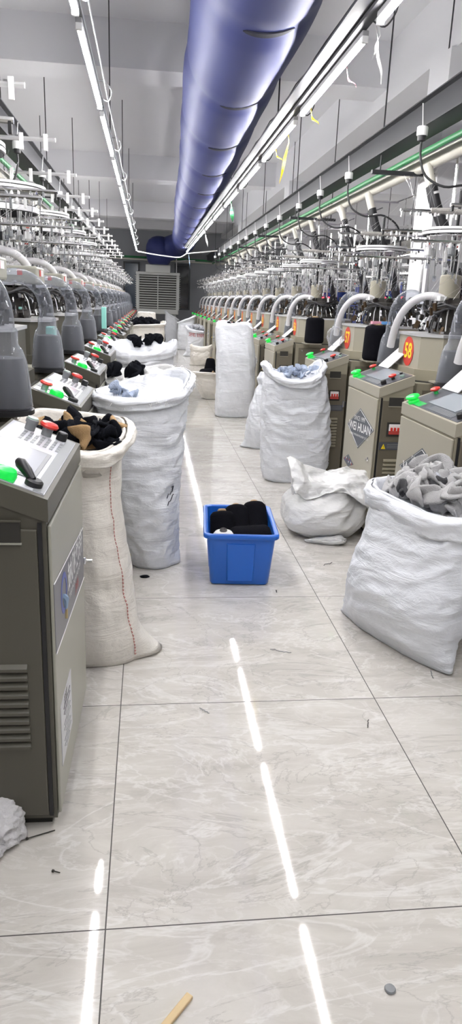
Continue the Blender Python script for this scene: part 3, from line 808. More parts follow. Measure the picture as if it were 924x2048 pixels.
# rows beyond: backs of the next machines, seen between the poles
for i in range(9):
    o = dup(ml, (4.55, 2.2+1.75*i, 0), '%s knitting machine of the farther row seen behind the pillars' % GR[i].capitalize(), PI)
    o.location = (3.25, 1.6+1.75*i, 0); o.rotation_euler = (0, 0, 0)
    o.location.x = 4.4
    o['group'] = 'knitting machines of the farther row'
    o['category'] = 'knitting machine'
for i in range(6):
    o = dup(mr, (-2.9, 3.2+2.4*i, 0), '%s knitting machine of the row beyond the clear collectors' % GR[i].capitalize())
    o['group'] = 'knitting machines of the row beyond'; o['category'] = 'knitting machine'

def cone(h, r0, r1, k='yarn_k', ck='card'):
    t = bpy.data.objects.new('yarn_cone', None); COL.objects.link(t)
    pr = [(r0*.86, 0), (r0*.97, .012), (r0, .025)]
    K = 30
    for i in range(1, K): pr.append((r0+(r1-r0)*i/K + (.0008 if i % 2 else 0), .025+(h-.05)*i/K))
    pr += [(r1*.97, h-.018), (r1*.8, h-.006), (r1*.35, h)]
    MB().lathe(pr, k, n=36).build('yarn', t, True, 1.2)
    MB().lathe([(r1*.36, h-.03), (r1*.36, h+.006), (r1*.27, h+.012), (r1*.20, h+.006), (r1*.2, h-.05)], ck, n=24, cap=False).build('cone_core', t, True)
    return t
def rack():
    t = bpy.data.objects.new('yarn_rack', None); COL.objects.link(t)
    for y in (0, 1.5):
        for x in (0, .3): MB().tube([(x, y, 0), (x, y, 1.62)], .012, 'blueink', 6).build('upright', t)
    for z in (.55, 1.05, 1.34): MB().box((.15, .75, z), (.32, 1.52, .02), 'blueink').build('shelf', t)
    for z in (1.45, 1.6):
        MB().tube([(-.01, 0, z), (-.01, 1.5, z)], .006, 'chrome', 6).build('sensor_bar', t)
    for q in range(9):
        MB().box((-.02, .1+.16*q, 1.452), (.02, .03, .022), 'redled' if q % 3 else 'green_l', bev=.003).build('indicator', t)
    return t
rk = rack(); nk = cone(.19, .085, .07, 'navy'); first = True
for i in range(7):
    r_0 = rk if i == 0 else dup(rk)
    r_0.location = (2.99, 2.0+1.75*i + (.9 if i > 3 else 0), 0)
    tag(r_0, '%s blue yarn rack with red and green indicators behind the badge-cabinet machines' % GR[i].capitalize(), 'rack', 'yarn racks of the farther row')
    for q in range(7):
        for z in (1.061, 1.351):
            o = nk if first else dup(nk); first = False
            o.location = (3.12, 2.12+.21*q+1.75*i+(.9 if i > 3 else 0), z)
            tag(o, 'navy blue yarn cone standing on a rack of the farther row', 'yarn cone', 'navy yarn cones on the farther racks')

# plugs hanging from the channels, and suction hoses down to the machines
def plug(sg):
    t = bpy.data.objects.new('power_plug', None); COL.objects.link(t)
    m = MB().lathe([(.034, 0), (.036, .004), (.036, .05), (.03, .056), (.001, .056)], 'white', n=18); m.build('plug_body', t, True)
    m = MB().lathe([(.012, -.036), (.026, -.03), (.03, 0)], 'rubber', n=16); m.build('plug_collar', t, True)
    m = MB().tube([(0, 0, .05), (-.01*sg, 0, .14), (-.015*sg, .0, .19)], .003, 'white', 5); m.build('tie_wire', t, True)
    m = MB().soft([(0, 0, -.03), (.0, -.01, -.12), (.04*sg, -.03, -.24), (.16*sg, -.08, -.31), (.33*sg, -.1, -.30), (.5*sg, -.06, -.42), (.55*sg, 0, -.75)], .008, 'rubber', 8)
    # smooth it
    m.build('power_cable', t, True)
    return t
def suction(sg):
    t = bpy.data.objects.new('suction_hose', None); COL.objects.link(t)
    for dx, dy in ((0, 0), (.02*sg, .10)):
        p = [(dx, dy, 0), (dx+.05*sg, dy-.03, -.17)]
        m = MB().tube(p, .03, 'pvc', 12); m.build('pvc_spout', t, True)
        m = MB().soft([(dx+.045*sg, dy-.027, -.15), (dx+.09*sg, dy-.05, -.3), (dx+.19*sg, dy-.07, -.5), (dx+.32*sg, dy-.05, -.78), (dx+.42*sg, dy+.0, -1.05)], .036, 'rubber', 12); m.build('black_hose', t, True)
        m = MB().tube([(dx+.062*sg, dy-.036, -.205), (dx+.067*sg, dy-.039, -.222)], .0375, 'white', 12); m.build('tape_band', t, True)
    return t
pr, sr = plug(1), suction(1)
for i in range(14):
    p = pr if i == 0 else dup(pr)
    yy = [2.45, 3.72, 5.5, 6.6, 7.7][i] if i < 5 else RY[i]+.4
    p.location = (1.87, yy, 2.43)
    tag(p, '%s white power plug with drooping black cable under the channel by the pillars' % GR[i].capitalize(), 'plug', 'power plugs under the channel')
for i in range(14):
    s = sr if i == 0 else dup(sr)
    yy = [1.8, 3.4, 4.55, 6.1, 7.15][i] if i < 5 else RY[i]+.1
    if i == 13: yy = 18.9
    s.location = (2.24, yy, 2.42)
    tag(s, '%s pair of black suction hoses dropping from the cream pipe by the pillars' % GR[i].capitalize(), 'hose', 'suction hoses from the cream pipe')
pl, sl_ = plug(-1), suction(-1)
for i in range(10):
    p = pl if i == 0 else dup(pl)
    p.location = (-.95, 2.3+1.38*i, 2.43)
    tag(p, '%s white power plug under the channel above the pale-panelled cabinets' % GR[i].capitalize(), 'plug', 'power plugs over the pale-panelled row')
for i in range(10):
    s = sl_ if i == 0 else dup(sl_)
    s.location = (-1.32, 2.0+1.38*i, 2.42)
    tag(s, '%s pair of black suction hoses above the pale-panelled cabinets' % GR[i].capitalize(), 'hose', 'suction hoses over the pale-panelled row')

# ------------------------------------------------------------------ yarn cones
kc = cone(.26, .101, .094)
def put(o, loc, rot, label, group):
    o.location = loc; o.rotation_euler = rot; return tag(o, label, 'yarn cone', group)
g = 'black yarn cones on the machine shelves'
put(kc, (1.41+.50, 2.67-.10, .951), (0, 0, 0), 'Black yarn cone on the shelf of the machine numbered 58, cut by the frame', g)
put(dup(kc), (1.43+.38, 4.17-.10, .951), (0, 0, 0), 'Big black yarn cone on the shelf between numbers 57 and 58', g)
put(dup(kc), (1.42+.40, 6.3-.09, .951), (0, 0, 0), 'Black yarn cone standing before the machine just past number 57', g)
put(dup(kc), (1.42+.40, 8.6-.09, .951), (0, 0, 0), 'Farther black yarn cone standing above the tall closed sack', g)
kl = cone(.21, .085, .075)
put(kl, (-.78, 3.05, .951), (0, 0, 0), 'Black yarn cone between the second and third clear collectors of the pale-panelled row', g)
# paper goods on the machines
tag(MB().box((1.79, 4.07, 1.2275), (.07, .05, .022), 'pink', bev=.003).box((1.86, 4.07, 1.2275), (.07, .05, .022), 'sky', bev=.003).build('foam_block'), 'pink and blue foam block lying on top of the cone beside number 57', 'foam block')

# ------------------------------------------------------------------ sacks
def lerp_prof(prof, z):
    if z <= prof[0][0]: return prof[0][1:]
    for a, b in zip(prof, prof[1:]):
        if z <= b[0]:
            f = (z-a[0])/(b[0]-a[0]); f = f*f*(3-2*f)*.5 + f*.5
            return [p+(q-p)*f for p, q in zip(a[1:], b[1:])]
    return prof[-1][1:]
def sack(name, label, k, loc, prof, b, rz=0., seed=0, rim=None, fill=.9, collar=.07, amp=.012, lump=.018, n=2.5, lean=0., ears=.05, dome=0., freq=14, group=None, tilt=.6,
         nl=64, na=132, closed=False, cat='sack', stripe=None, floppy=0., bwf=.8):
    """prof: (z, x_left, x_right) in the local frame; b: list of (z, half depth); rim(theta)->extra height"""
    t = empty(name, loc, label, cat, group or 'woven sacks along the aisle', rz)
    zt = prof[-1][0]; rim = rim or (lambda a: 0.)
    o3 = Vector((seed*13.1, seed*7.7, seed*3.3))
    def crease(th, s, z):
        # creases run mostly around the sack, tilted
        q = Vector((math.cos(th)*1.1, math.sin(th)*1.1, 0))
        a = noise.noise(Vector((q.x*1.3, q.y*1.3, z*freq + tilt*3*math.cos(th+seed))) + o3)
        a2 = noise.noise(Vector((q.x*2.6, q.y*2.6, z*freq*2.1 + tilt*5*math.cos(th+seed))) + o3*2)
        r = 1-abs(a)*2.2; r2 = 1-abs(a2)*2.2
        return r*.65 + r2*.35 - .4
    def ring(z, s):
        xl, xr = lerp_prof(prof, z); bb = lerp_prof(b, z)[0]
        return (xl+xr)/2, (xr-xl)/2, bb
    def point(th, s, off=0., zoff=0., shrink=1., wr=1.):
        z = s*(zt + rim(th)*(s**3))
        cx, a, bb = ring(min(z, zt), s)
        c, si = math.cos(th), math.sin(th)
        if z < .14:
            q = 1-z/.14
            bb *= 1-(1-bwf)*.9*q**1.5; a *= 1-.07*q**2*(1-abs(c)**6) - .03*q**2
            e = ears*q**2*max(0, abs(c)-.82)/.18*(1 if True else 0)
        else: e = 0
        ex = 2/n
        x = a*math.copysign(abs(c)**ex, c); y = bb*math.copysign(abs(si)**ex, si)
        nx, ny = c*bb, si*a; L = math.hypot(nx, ny) or 1; nx, ny = nx/L, ny/L
        edge = min(1, z/.05)
        d = (lump*noise.noise(Vector((c*1.2, si*1.2, z*3.2)) + o3) + amp*crease(th, s, z))*wr*(.35+.65*edge) + off
        fl = floppy*noise.noise(Vector((c*1.7, si*1.7, z*5)) + o3*3)*s
        x = (x + nx*d + math.copysign(e, c)*(abs(c) > .82))*shrink; y = (y + ny*d + fl)*shrink
        zz = z + zoff
        if z < .1: zz += .012*(1-z/.1)*(abs(c)**4)
        return Vector((cx + x, y + lean*s, max(.003, zz)))
    vs = []; rows = []
    def addrow(f):
        rows.append(len(vs)); 
        for j in range(na): vs.append(f(2*PI*j/na))
    for i in range(nl+1):
        s = (i/nl)**.9
        addrow(lambda th, s=s: point(th, s))
    fs = []
    def link(r0, r1):
        for j in range(na): fs.append((r0+j, r0+(j+1) % na, r1+(j+1) % na, r1+j))
    for i in range(nl): link(rows[i], rows[i+1])
    bc = len(vs); cx, a, bb = ring(0, 0); vs.append(Vector((cx, 0, .003)))
    for j in range(na): fs.append((bc, rows[0]+(j+1) % na, rows[0]+j))
    # rim roll, inner wall
    top = rows[-1]
    if not closed:
        for i, (off, dz) in enumerate(((-.004, .008), (-.012, .006), (-.018, -.01), (-.02, -.04), (-.022, -.09))):
            addrow(lambda th, off=off, dz=dz: point(th, 1, off, dz))
        prev = top
        for r in rows[-5:]: link(prev, r); prev = r
        s2 = fill
        addrow(lambda th: point(th, s2, -.02) )
        link(prev, rows[-1]); prev = rows[-1]
        if dome:
            base = [vs[prev+j].copy() for j in range(na)]; c0 = sum(base, Vector())/na
            for q in range(1, 10):
                sh = 1-q/10
                def f(th, sh=sh):
                    p = base[int(round(th/(2*PI)*na)) % na]; d = p-c0
                    x, y = c0.x+d.x*sh, c0.y+d.y*sh
                    w_ = 1-2*abs(noise.noise(Vector((x*7, y*9, seed)))); w2 = 1-2*abs(noise.noise(Vector((x*17+y*6, y*17, seed+3))))
                    return Vector((x, y, c0.z + d.z*sh + dome*(1-sh**2) + (1-sh)*.06*w_*min(1, 2*(1-sh)+.3) + .02*w2*(1-sh)))
                addrow(f); link(prev, rows[-1]); prev = rows[-1]
    else:
        prev = top
        for sh, dz in ((.93, .012), (.7, .02), (.4, .018)):
            addrow(lambda th, sh=sh, dz=dz: (lambda p, c0: Vector((c0[0]+(p.x-c0[0])*sh, p.y*sh+lean*(1-sh), p.z+dz+.012*noise.noise((p.x*22+seed, p.y*22, 3)))))(point(th, 1), ring(zt, 1)))
            link(prev, rows[-1]); prev = rows[-1]
    tc = len(vs); ce = Vector((0, 0, 0))
    for j in range(na): ce += vs[prev+j]
    vs.append(ce/na)
    for j in range(na): fs.append((tc, prev+j, prev+(j+1) % na))
    m = MB().add(vs, fs, k); m.build('sack_body', t, True, 3)
    if collar and not closed:
        # the turned-over cuff, puffy and uneven
        vs, fs, rows2 = [], [], []
        K = 12
        def cuff(th, u):
            cl = collar*(1+.45*noise.noise(Vector((math.cos(th)*1.4, math.sin(th)*1.4, seed))) )
            p = point(th, 1, .004, .006, wr=.6); dn = u*cl
            out = .024*math.sin(min(1, u*1.25)*PI*.8) + .006 + .012*noise.noise(Vector((math.cos(th)*3, math.sin(th)*3, u*2.5+seed)))+ .006*noise.noise(Vector((math.cos(th)*9+u*6, math.sin(th)*9, u*4+seed)))
            c0, a, bb = ring(zt, 1)
            nx, ny = math.cos(th)*bb, math.sin(th)*a; L = math.hypot(nx, ny) or 1
            return p + Vector((nx/L*out, ny/L*out, .008*math.sin(u*PI) - dn))
        for i in range(K+1):
            r0 = len(vs); rows2.append(r0)
            for j in range(na): vs.append(cuff(2*PI*j/na, i/K))
        for i in range(K): 
            for j in range(na): fs.append((rows2[i+1]+j, rows2[i+1]+(j+1) % na, rows2[i]+(j+1) % na, rows2[i]+j))
        # inner side of the cuff gives it thickness
        o = len(vs)
        for i in range(K+1):
            for j in range(na):
                th = 2*PI*j/na; p = vs[rows2[i]+j]; c0, a, bb = ring(zt, 1)
                nx, ny = math.cos(th)*bb, math.sin(th)*a; L = math.hypot(nx, ny) or 1
                vs.append(p - Vector((nx/L*.006, ny/L*.006, 0)))
        for i in range(K):
            for j in range(na): fs.append((o+i*na+j, o+i*na+(j+1) % na, o+(i+1)*na+(j+1) % na, o+(i+1)*na+j))
        for j in range(na):
            fs.append((o+K*na+j, o+K*na+(j+1) % na, rows2[K]+(j+1) % na, rows2[K]+j)); fs.append((rows2[0]+j, rows2[0]+(j+1) % na, o+(j+1) % na, o+j))
        MB().add(vs, fs, k).build('rolled_rim', t, True, 3)
    if stripe:
        for th, kk, wd in stripe:
            m = MB()
            for i in range(2, 60):
                s0 = i/60*.98
                p = point(th, s0, .004); q = point(th, s0+.012, .004); q2 = point(th+wd, s0+.006, .004)
                m.tube([p, (p+q)/2, q], .0016, kk, 4)
                if wd and s0 < .42: m.tube([p, q2], .0014, kk, 4)
            m.build('stitched_stripe', t)
    t['_'] = 0; del t['_']
    return t, point, ring

def S(pts): return sorted(pts)
# A: nearest sack of the pale-panelled side, filled with black and tan socks
tA, pA, rA = sack('woven_sack', 'Tall white sack with red stitching, full of black and tan socks', 'sackc', (-.19, 1.30, 0),
     [(0, -.12, .27), (.05, -.13, .262), (.14, -.14, .245), (.31, -.16, .215), (.51, -.185, .188), (.63, -.20, .177), (.80, -.19, .178), (.85, -.20, .192), (.875, -.21, .20)],
     [(0, .17), (.3, .18), (.7, .19), (.87, .225)], seed=1, rim=lambda a: .035*math.sin(a)+.012*math.sin(3*a+1), fill=.93, collar=.055, amp=.008, lump=.014, ears=.075, freq=9, tilt=.9, stripe=[(-.62, 'stitch', .03)], lean=.02)
# B
tB, pB, rB = sack('woven_sack', 'Big white sack with a frayed open top and black handwriting, behind the red-striped sack', 'sackw', (.06, 2.27, 0),
     [(0, -.06, .175), (.05, -.07, .182), (.12, -.085, .186), (.25, -.115, .19), (.48, -.165, .197), (.73, -.215, .212), (.88, -.225, .222), (.93, -.23, .225)],
     [(0, .13), (.3, .19), (.7, .21), (.93, .20)], seed=2, rim=lambda a: .045*math.cos(a)+.03*math.sin(a)+.02*math.sin(2*a+.5), fill=.965, dome=.02, collar=.06, amp=.018, lump=.014, ears=.03, freq=13, tilt=.35)
# C D
tC, pC, rC = sack('woven_sack', 'White sack with a few black socks on top, third along the pale-panelled cabinets', 'sacks', (.05, 3.42, 0),
     [(0, -.17, .18), (.3, -.2, .2), (.7, -.21, .2), (.86, -.215, .21)], [(0, .15), (.4, .2), (.86, .22)], seed=3, rim=lambda a: .05*math.sin(a)+.03*math.sin(2*a+.9), fill=.97, dome=.02, collar=.09, amp=.016, lump=.02)
tD, pD, rD = sack('woven_sack', 'Wide bulging white sack with black socks at its rim, fourth along the pale-panelled cabinets', 'sackw', (.01, 5.42, 0),
     [(0, -.26, .27), (.3, -.3, .3), (.7, -.31, .31), (.9, -.31, .32)], [(0, .2), (.4, .26), (.9, .24)], seed=4, rim=lambda a: .06*math.cos(2*a)+.02, fill=.97, dome=.03, collar=.10, amp=.022, lump=.03, floppy=.06)
tE, pE, rE = sack('bulk_bag', 'Large cream bulk bag heaped with black socks near the far end', 'sackc', (.0, 12.2, 0),
     [(0, -.33, .34), (.4, -.37, .37), (.85, -.37, .38)], [(0, .3), (.4, .34), (.85, .32)], seed=5, rim=lambda a: .07*math.cos(a)+.02*math.sin(3*a), fill=.97, collar=.04, amp=.012, lump=.02, n=4, stripe=[(-1.3, 'seam', 0), (-.9, 'seam', 0)])
tF, pF, rF = sack('woven_sack', 'Cream sack standing behind the bulk bag of black socks', 'sackc', (.04, 14.9, 0),
     [(0, -.2, .2), (.5, -.22, .22), (1.02, -.2, .2)], [(0, .16), (.5, .2), (1.02, .12)], seed=6, closed=True, stripe=[(-1.4, 'seam', 0)])
tG, pG, rG = sack('woven_sack', 'Tall slim white sack standing in front of the air cooler', 'sackw', (.78, 20.9, 0),
     [(0, -.15, .17), (.4, -.2, .2), (.8, -.2, .2), (.86, -.19, .17)], [(0, .13), (.5, .19), (.86, .15)], seed=7, rim=lambda a: -.13*math.cos(a), fill=.97, collar=.04)
tH, pH, rH = sack('woven_sack', 'White sack with a raised open mouth behind the red-lettered sack', 'sackw', (1.1, 18.6, 0),
     [(0, -.18, .22), (.4, -.22, .26), (.75, -.2, .24), (.82, -.18, .24)], [(0, .15), (.4, .2), (.82, .16)], seed=8, rim=lambda a: .10*math.cos(a), fill=.95, collar=.05)
tI, pI, rI = sack('woven_sack', 'White sack with red lettering, full of pale grey socks', 'sackw', (1.22, 16.4, 0),
     [(0, -.25, .2), (.1, -.22, .22), (.4, -.20, .24), (.68, -.21, .25)], [(0, .14), (.4, .2), (.68, .2)], seed=9, rim=lambda a: .06*math.sin(a)-.04*math.cos(a), fill=.98, collar=.08)
tJ, pJ, rJ = sack('woven_sack', 'Short cream sack with a folded-over mouth in front of the red-lettered sack', 'sackc', (1.2, 14.0, 0),
     [(0, -.2, .21), (.2, -.23, .24), (.4, -.21, .22)], [(0, .16), (.2, .2), (.4, .14)], seed=10, rim=lambda a: .03*math.cos(2*a), fill=.97, collar=.12, amp=.014)
tK, pK, rK = sack('woven_sack', 'Low cream sack holding a black yarn cone beside the tall closed sack', 'sackc', (.93, 8.75, 0),
     [(0, -.08, .2), (.15, -.16, .2), (.36, -.235, .2)], [(0, .12), (.2, .18), (.36, .2)], seed=11, rim=lambda a: .02*math.cos(a+2), fill=.95, collar=.03, amp=.008, ears=.02, stripe=[(-2.2, 'seam', 0)])
tL, pL, rL = sack('woven_sack', 'Tall full white sack closed at the top, standing before the fourth badge cabinet', 'sackw', (1.12, 7.2, 0),
     [(0, -.215, .23), (.05, -.22, .235), (.3, -.228, .24), (.65, -.232, .23), (.9, -.25, .205), (1.03, -.25, .195), (1.07, -.245, .18)], [(0, .15), (.3, .2), (.7, .2), (1.07, .13)], seed=12, rim=lambda a: .018*math.sin(3*a)+.014*math.sin(5*a+1), closed=True, amp=.009, lump=.016, ears=.02, n=3, freq=9, stripe=[(-.75, 'seam', 0)])
tM, pM, rM = sack('woven_sack', 'Slim white sack with a knotted neck half hidden behind the blue-grey sock sack', 'sackw', (1.17, 5.35, 0),
     [(0, -.14, .15), (.12, -.15, .16), (.35, -.13, .15), (.55, -.08, .1), (.6, -.05, .05), (.66, -.07, .06), (.7, -.05, .05)], [(0, .12), (.2, .15), (.5, .1), (.6, .05), (.66, .07), (.7, .04)], seed=13, closed=True, ears=.07, amp=.01)
tN, pN, rN = sack('woven_sack', 'Tall bulging white sack of blue-grey socks standing before the third badge cabinet', 'sackw', (1.22, 4.08, 0),
     [(0, -.215, .24), (.05, -.235, .255), (.11, -.245, .268), (.30, -.258, .272), (.54, -.268, .26), (.77, -.262, .225), (.84, -.255, .20), (.87, -.25, .175)],
     [(0, .13), (.3, .16), (.7, .17), (.87, .17)], seed=14, rim=lambda a: .055*math.cos(2*a)+.015*math.sin(a)+.01*math.cos(a), fill=.95, collar=.06, amp=.020, lump=.014, ears=.015, freq=12, tilt=.6, n=2.8)
tO, pO, rO = sack('woven_sack', 'Slumped half-empty white sack with a crumpled top behind the blue crate', 'sacks', (1.16, 2.80, 0),
     [(0, -.19, .20), (.04, -.235, .22), (.1, -.255, .235), (.19, -.255, .235), (.26, -.20, .225), (.31, -.19, .22), (.33, -.19, .20)], [(0, .20), (.1, .25), (.2, .24), (.28, .17), (.36, .12)], seed=15,
     rim=lambda a: .03*math.cos(a+2.8)+.03*math.sin(a)+.02*math.cos(3*a), fill=.97, collar=.16, amp=.02, lump=.035, floppy=.07, ears=.0, freq=9)
tP, pP, rP = sack('woven_sack', 'Full white sack heaped with grey socks, nearest of the sacks before the badge cabinets', 'sackw', (1.118, 1.32, 0),
     [(0, -.29, .262), (.05, -.30, .275), (.15, -.295, .285), (.35, -.28, .28), (.5, -.27, .27), (.58, -.275, .275), (.63, -.285, .285)],
     [(0, .06), (.1, .13), (.25, .185), (.45, .175), (.63, .175)], rz=math.radians(-66.), lean=.135, seed=16, rim=lambda a: .012*math.sin(2*a)+.02*math.sin(a), fill=.93, collar=.085, amp=.014, lump=.014, ears=.06, freq=13, tilt=.5, n=2.8)

# frayed strands along the mouth of B
m = MB()
for i in range(150):
    th = R.uniform(-2.2, 1.3); p = pB(th, 1, R.uniform(0, .02), R.uniform(-.03, .015))
    d = Vector((math.cos(th)*.5+R.uniform(-.5, .5), math.sin(th)*.5+R.uniform(-.5, .5), R.uniform(-.6, .5)))*R.uniform(.015, .035)
    m.tube([p, p+d*.6, p+d+Vector((0, 0, -.008))], .0011, 'ear', 3)
fr = m.build('frayed_strands', tB); fr['kind'] = 'stuff'
# handwriting on B and red lettering on I
m = MB()
for seg in ([(-.02, .0), (.0, .02), (.02, .015), (.03, .03), (.045, .03)], [(-.03, -.03), (-.01, -.015), (.01, -.012), (.03, 0), (.045, .01), (.06, .015)], [(.02, .05), (.035, .055), (.04, .03), (.05, .055)]):
    pts = [pB(-.95+a*3.2, .43+b*1.2, .006) for a, b in seg]
    m.tube(pts, .0022, 'inkblack', 5)
m.build('handwriting', tB)
m = MB()
for i, ch in enumerate('足毛针织'):
    th = -2.15+.37*i; p = pI(th, .78, .012)
    m.text(ch, .10, p, Vector((.97, .05*i, 0)), (0, 0, 1), 'redletter', lift=.006)
m.build('red_lettering', tI)
# loose corner of the slumped sack lying on the floor
bm = bmesh.new(); bmesh.ops.create_icosphere(bm, subdivisions=5, radius=1)
for v in bm.verts:
    p = v.co.copy(); d = 1 + .25*noise.noise(p*1.7) + .22*(1-2*abs(noise.noise(p*2.9+Vector((3, 1, 0))))); w_ = .35+.65*(p.x*.5+.5)
    v.co = Vector((-.03+p.x*.105*d, -.245+p.y*.045*d*w_-.02*p.x, max(0., .004+(p.z+.75)*.03*d*w_)))
bm.verts.index_update()
m = MB().add([v.co.copy() for v in bm.verts], [[v.index for v in f.verts] for f in bm.faces], 'sacks'); bm.free()
m.build('loose_corner', tO, True, 3)

# crumpled mouth cloth of the slumped sack
def crumpled_mouth():
    U, V = 70, 46; vs = []
    for i in range(U+1):
        for j in range(V+1):
            u, v = i/U, j/V
            top = .375 + .075*math.exp(-((u-.04)/.16)**2) + .02*math.exp(-((u-.8)/.2)**2) - .02*math.exp(-((u-.5)/.15)**2)
            x = -.225 + .45*u + .03*math.sin(v*3)*(u-.5)
            if v < .45: y, z = .10 - .34*v, top - .05*abs(v-.2)
            else:
                w_ = (v-.45)/.55; y, z = -.053 - .155*math.sin(w_*PI/2), top - .013 - (.10+.06*math.sin(u*7+1))*w_**1.3
            y += .03*math.sin(u*5+.5)
            q = Vector((u*3.2, v*2.4, 4.4)); a = 1-2*abs(noise.noise(q + Vector((v*1.5, 0, 0)))); b_ = 1-2*abs(noise.noise(q*2.3)); c_ = noise.noise(q*6)
            d = .034*a + .016*b_ + .006*c_ - .02
            vs.append((x, y - d*.8, z + d*.6))
    n0 = len(vs); vs += [(x, y+.005, z-.004) for x, y, z in vs]
    W = V+1; fs = []
    for i in range(U):
        for j in range(V):
            q = (i*W+j, (i+1)*W+j, (i+1)*W+j+1, i*W+j+1); fs.append(q); fs.append(tuple(n0+k for k in q[::-1]))
    ed = [i*W for i in range(U+1)] + [U*W+j for j in range(1, W)] + [i*W+V for i in range(U-1, -1, -1)] + list(range(V-1, 0, -1))
    for a, b_ in zip(ed, ed[1:]+ed[:1]): fs.append((a, b_, n0+b_, n0+a))
    MB().add(vs, fs, 'sacks').build('crumpled_mouth', tO, True, 3)
crumpled_mouth()

# ------------------------------------------------------------------ socks
def sock_mesh(seed, k, k2=None, L=.2, w=.036):
    r = random.Random(seed); m1 = MB(); 
    n, na = 40, 12; path = []; p = Vector((0, 0, 0)); d = Vector((1, 0, 0)); ang = r.uniform(0, 6)
    for i in range(n):
        path.append(p.copy()); u = i/n
        turn = .34*math.sin(u*9+ang) + (.55 if .5 < u < .6 else 0)
        d = (Matrix.Rotation(turn, 3, 'Z') @ d); d.z = .55*math.cos(u*10+seed); d.normalize(); p = p + d*L/n
    c = sum(path, Vector())/n; path = [q-c for q in path]
    def part(i0, i1, kk):
        vs = []; 
        for i in range(i0, i1):
            t = (path[min(i+1, n-1)]-path[max(i-1, 0)]).normalized()
            tw = 1.5*math.sin(i*.2+seed); side = t.cross(Vector((0, 0, 1))).normalized(); upv = side.cross(t)
            side, upv = side*math.cos(tw)+upv*math.sin(tw), upv*math.cos(tw)-side*math.sin(tw)
            e = 1 if 1 < i < n-2 else .6
            if i == n-1: e = .12
            for j in range(na):
                a = 2*PI*j/na; q = path[i] + side*math.cos(a)*w*e + upv*math.sin(a)*w*.30*e
                q += (t.cross(side))*.0 + Vector((noise.noise(q*19+Vector((seed, 0, 0))), noise.noise(q*19+Vector((0, seed, 0))), noise.noise(q*19+Vector((0, 0, seed)))))*.010
                vs.append(q)
        K = i1-i0
        fs = [(i*na+j, i*na+(j+1) % na, (i+1)*na+(j+1) % na, (i+1)*na+j) for i in range(K-1) for j in range(na)] + [list(range(na))[::-1], list(range((K-1)*na, K*na))]
        return MB().add(vs, fs, kk)
    if k2:
        t = bpy.data.objects.new('sock', None); COL.objects.link(t)
        part(0, 29, k).build('leg_tube', t, True, 3); part(28, n, k2).build('toe', t, True, 3)
        return t
    return part(0, n, k).build('sock', None, True, 3)
def pile(protos, cnt, c, rx, ry, h, rz, label, group, seed, zmin=.0, used=set(), scale=1.):
    r = random.Random(seed)
    for i in range(cnt):
        q = protos[i % len(protos)]
        o = dup(q) if q.name in used else q
        used.add(q.name)
        rad = math.sqrt((i+.5)/cnt)*.92; a = i*2.39996+seed
        x, y = rx*rad*math.cos(a), ry*rad*math.sin(a)
        z = h*(1-rad**2) + r.uniform(-.01, .015)
        o.location = (c[0]+x*math.cos(rz)-y*math.sin(rz), c[1]+x*math.sin(rz)+y*math.cos(rz), c[2]+z)
        o.rotation_euler = (r.uniform(-.5, .5), r.uniform(-.6, .6), r.uniform(0, 6.28))
        o.scale = (scale,)*3
        tag(o, label, 'sock', group)
A1 = [sock_mesh(s, 'sock_k', 'sock_t', .26, .04) for s in (1, 2, 3)] + [sock_mesh(9, 'sock_k', None, .26, .04), sock_mesh(11, 'sock_k', None, .24, .04), sock_mesh(10, 'sock_t', None, .15, .026)]
pile(A1, 18, (-.16, 1.31, .845), .15, .15, .035, 0, 'black sock with tan toe heaped in the red-striped sack', 'black and tan socks in the red-striped sack', 1)
G1 = [sock_mesh(s, 'sock_g', None, .36, .042) for s in (21, 22, 23, 24)] + [sock_mesh(25, 'sock_g', 'sock_m'), sock_mesh(26, 'sock_d', None, .2, .036)]
pile(G1, 40, (1.275, 1.40, .615), .22, .15, .075, math.radians(-66.), 'grey knitted sock crumpled in the sack nearest the camera before the badge cabinets', 'grey socks in the nearest badge-side sack', 2)
N1 = [sock_mesh(s, 'sock_b', None, .16, .03) for s in (31, 32, 33)]
pile(N1, 14, (1.2, 4.09, .82), .18, .11, .03, 0, 'blue-grey sock inside the tall bulging sack', 'blue-grey socks in the tall bulging sack', 3)
E1 = [sock_mesh(s, 'sock_k', None, .22, .05) for s in (41, 42)]
pile(E1, 34, (.0, 12.2, .84), .31, .26, .10, 0, 'black sock heaped in the cream bulk bag', 'black socks in the bulk bag', 4)
pile(E1, 3, (-.03, 3.30, .885), .13, .06, .01, 0, 'black sock lying on the third white sack of the pale-panelled side', 'black socks on the third sack', 5)
pile(E1, 4, (.02, 5.36, .955), .22, .10, .02, 0, 'black sock lying in the wide bulging white sack', 'black socks in the wide bulging sack', 6)
pile(E1, 4, (1.1, 7.22, 1.075), .14, .05, .005, 0, 'black sock poking from the closed top of the tall sack', 'black socks at the top of the tall closed sack', 7, scale=.6)
I1 = [sock_mesh(s, 'sock_m', None, .18, .035) for s in (51, 52, 53)]
pile(I1, 22, (1.23, 16.4, .66), .2, .17, .07, 0, 'pale grey sock in the red-lettered sack', 'pale grey socks in the red-lettered sack', 8)
pile(N1, 2, (-.03, 2.17, .915), .06, .03, .0, 0, 'blue-grey sock inside the frayed white sack', 'blue-grey socks in the frayed sack', 9)
K1 = cone(.2, .085, .06)
put(K1, (.95, 8.8, .36), (0, .05, .2), 'Black yarn cone standing upright in the low cream sack', 'yarn cones in the low cream sack')
put(dup(K1), (.84, 8.72, .33), (1.3, 0, .8), 'Black yarn cone lying in the low cream sack before the upright one', 'yarn cones in the low cream sack')
put(dup(K1), (1.05, 8.75, .34), (1.2, .3, 2.4), 'Black yarn cone lying at the back of the low cream sack', 'yarn cones in the low cream sack')

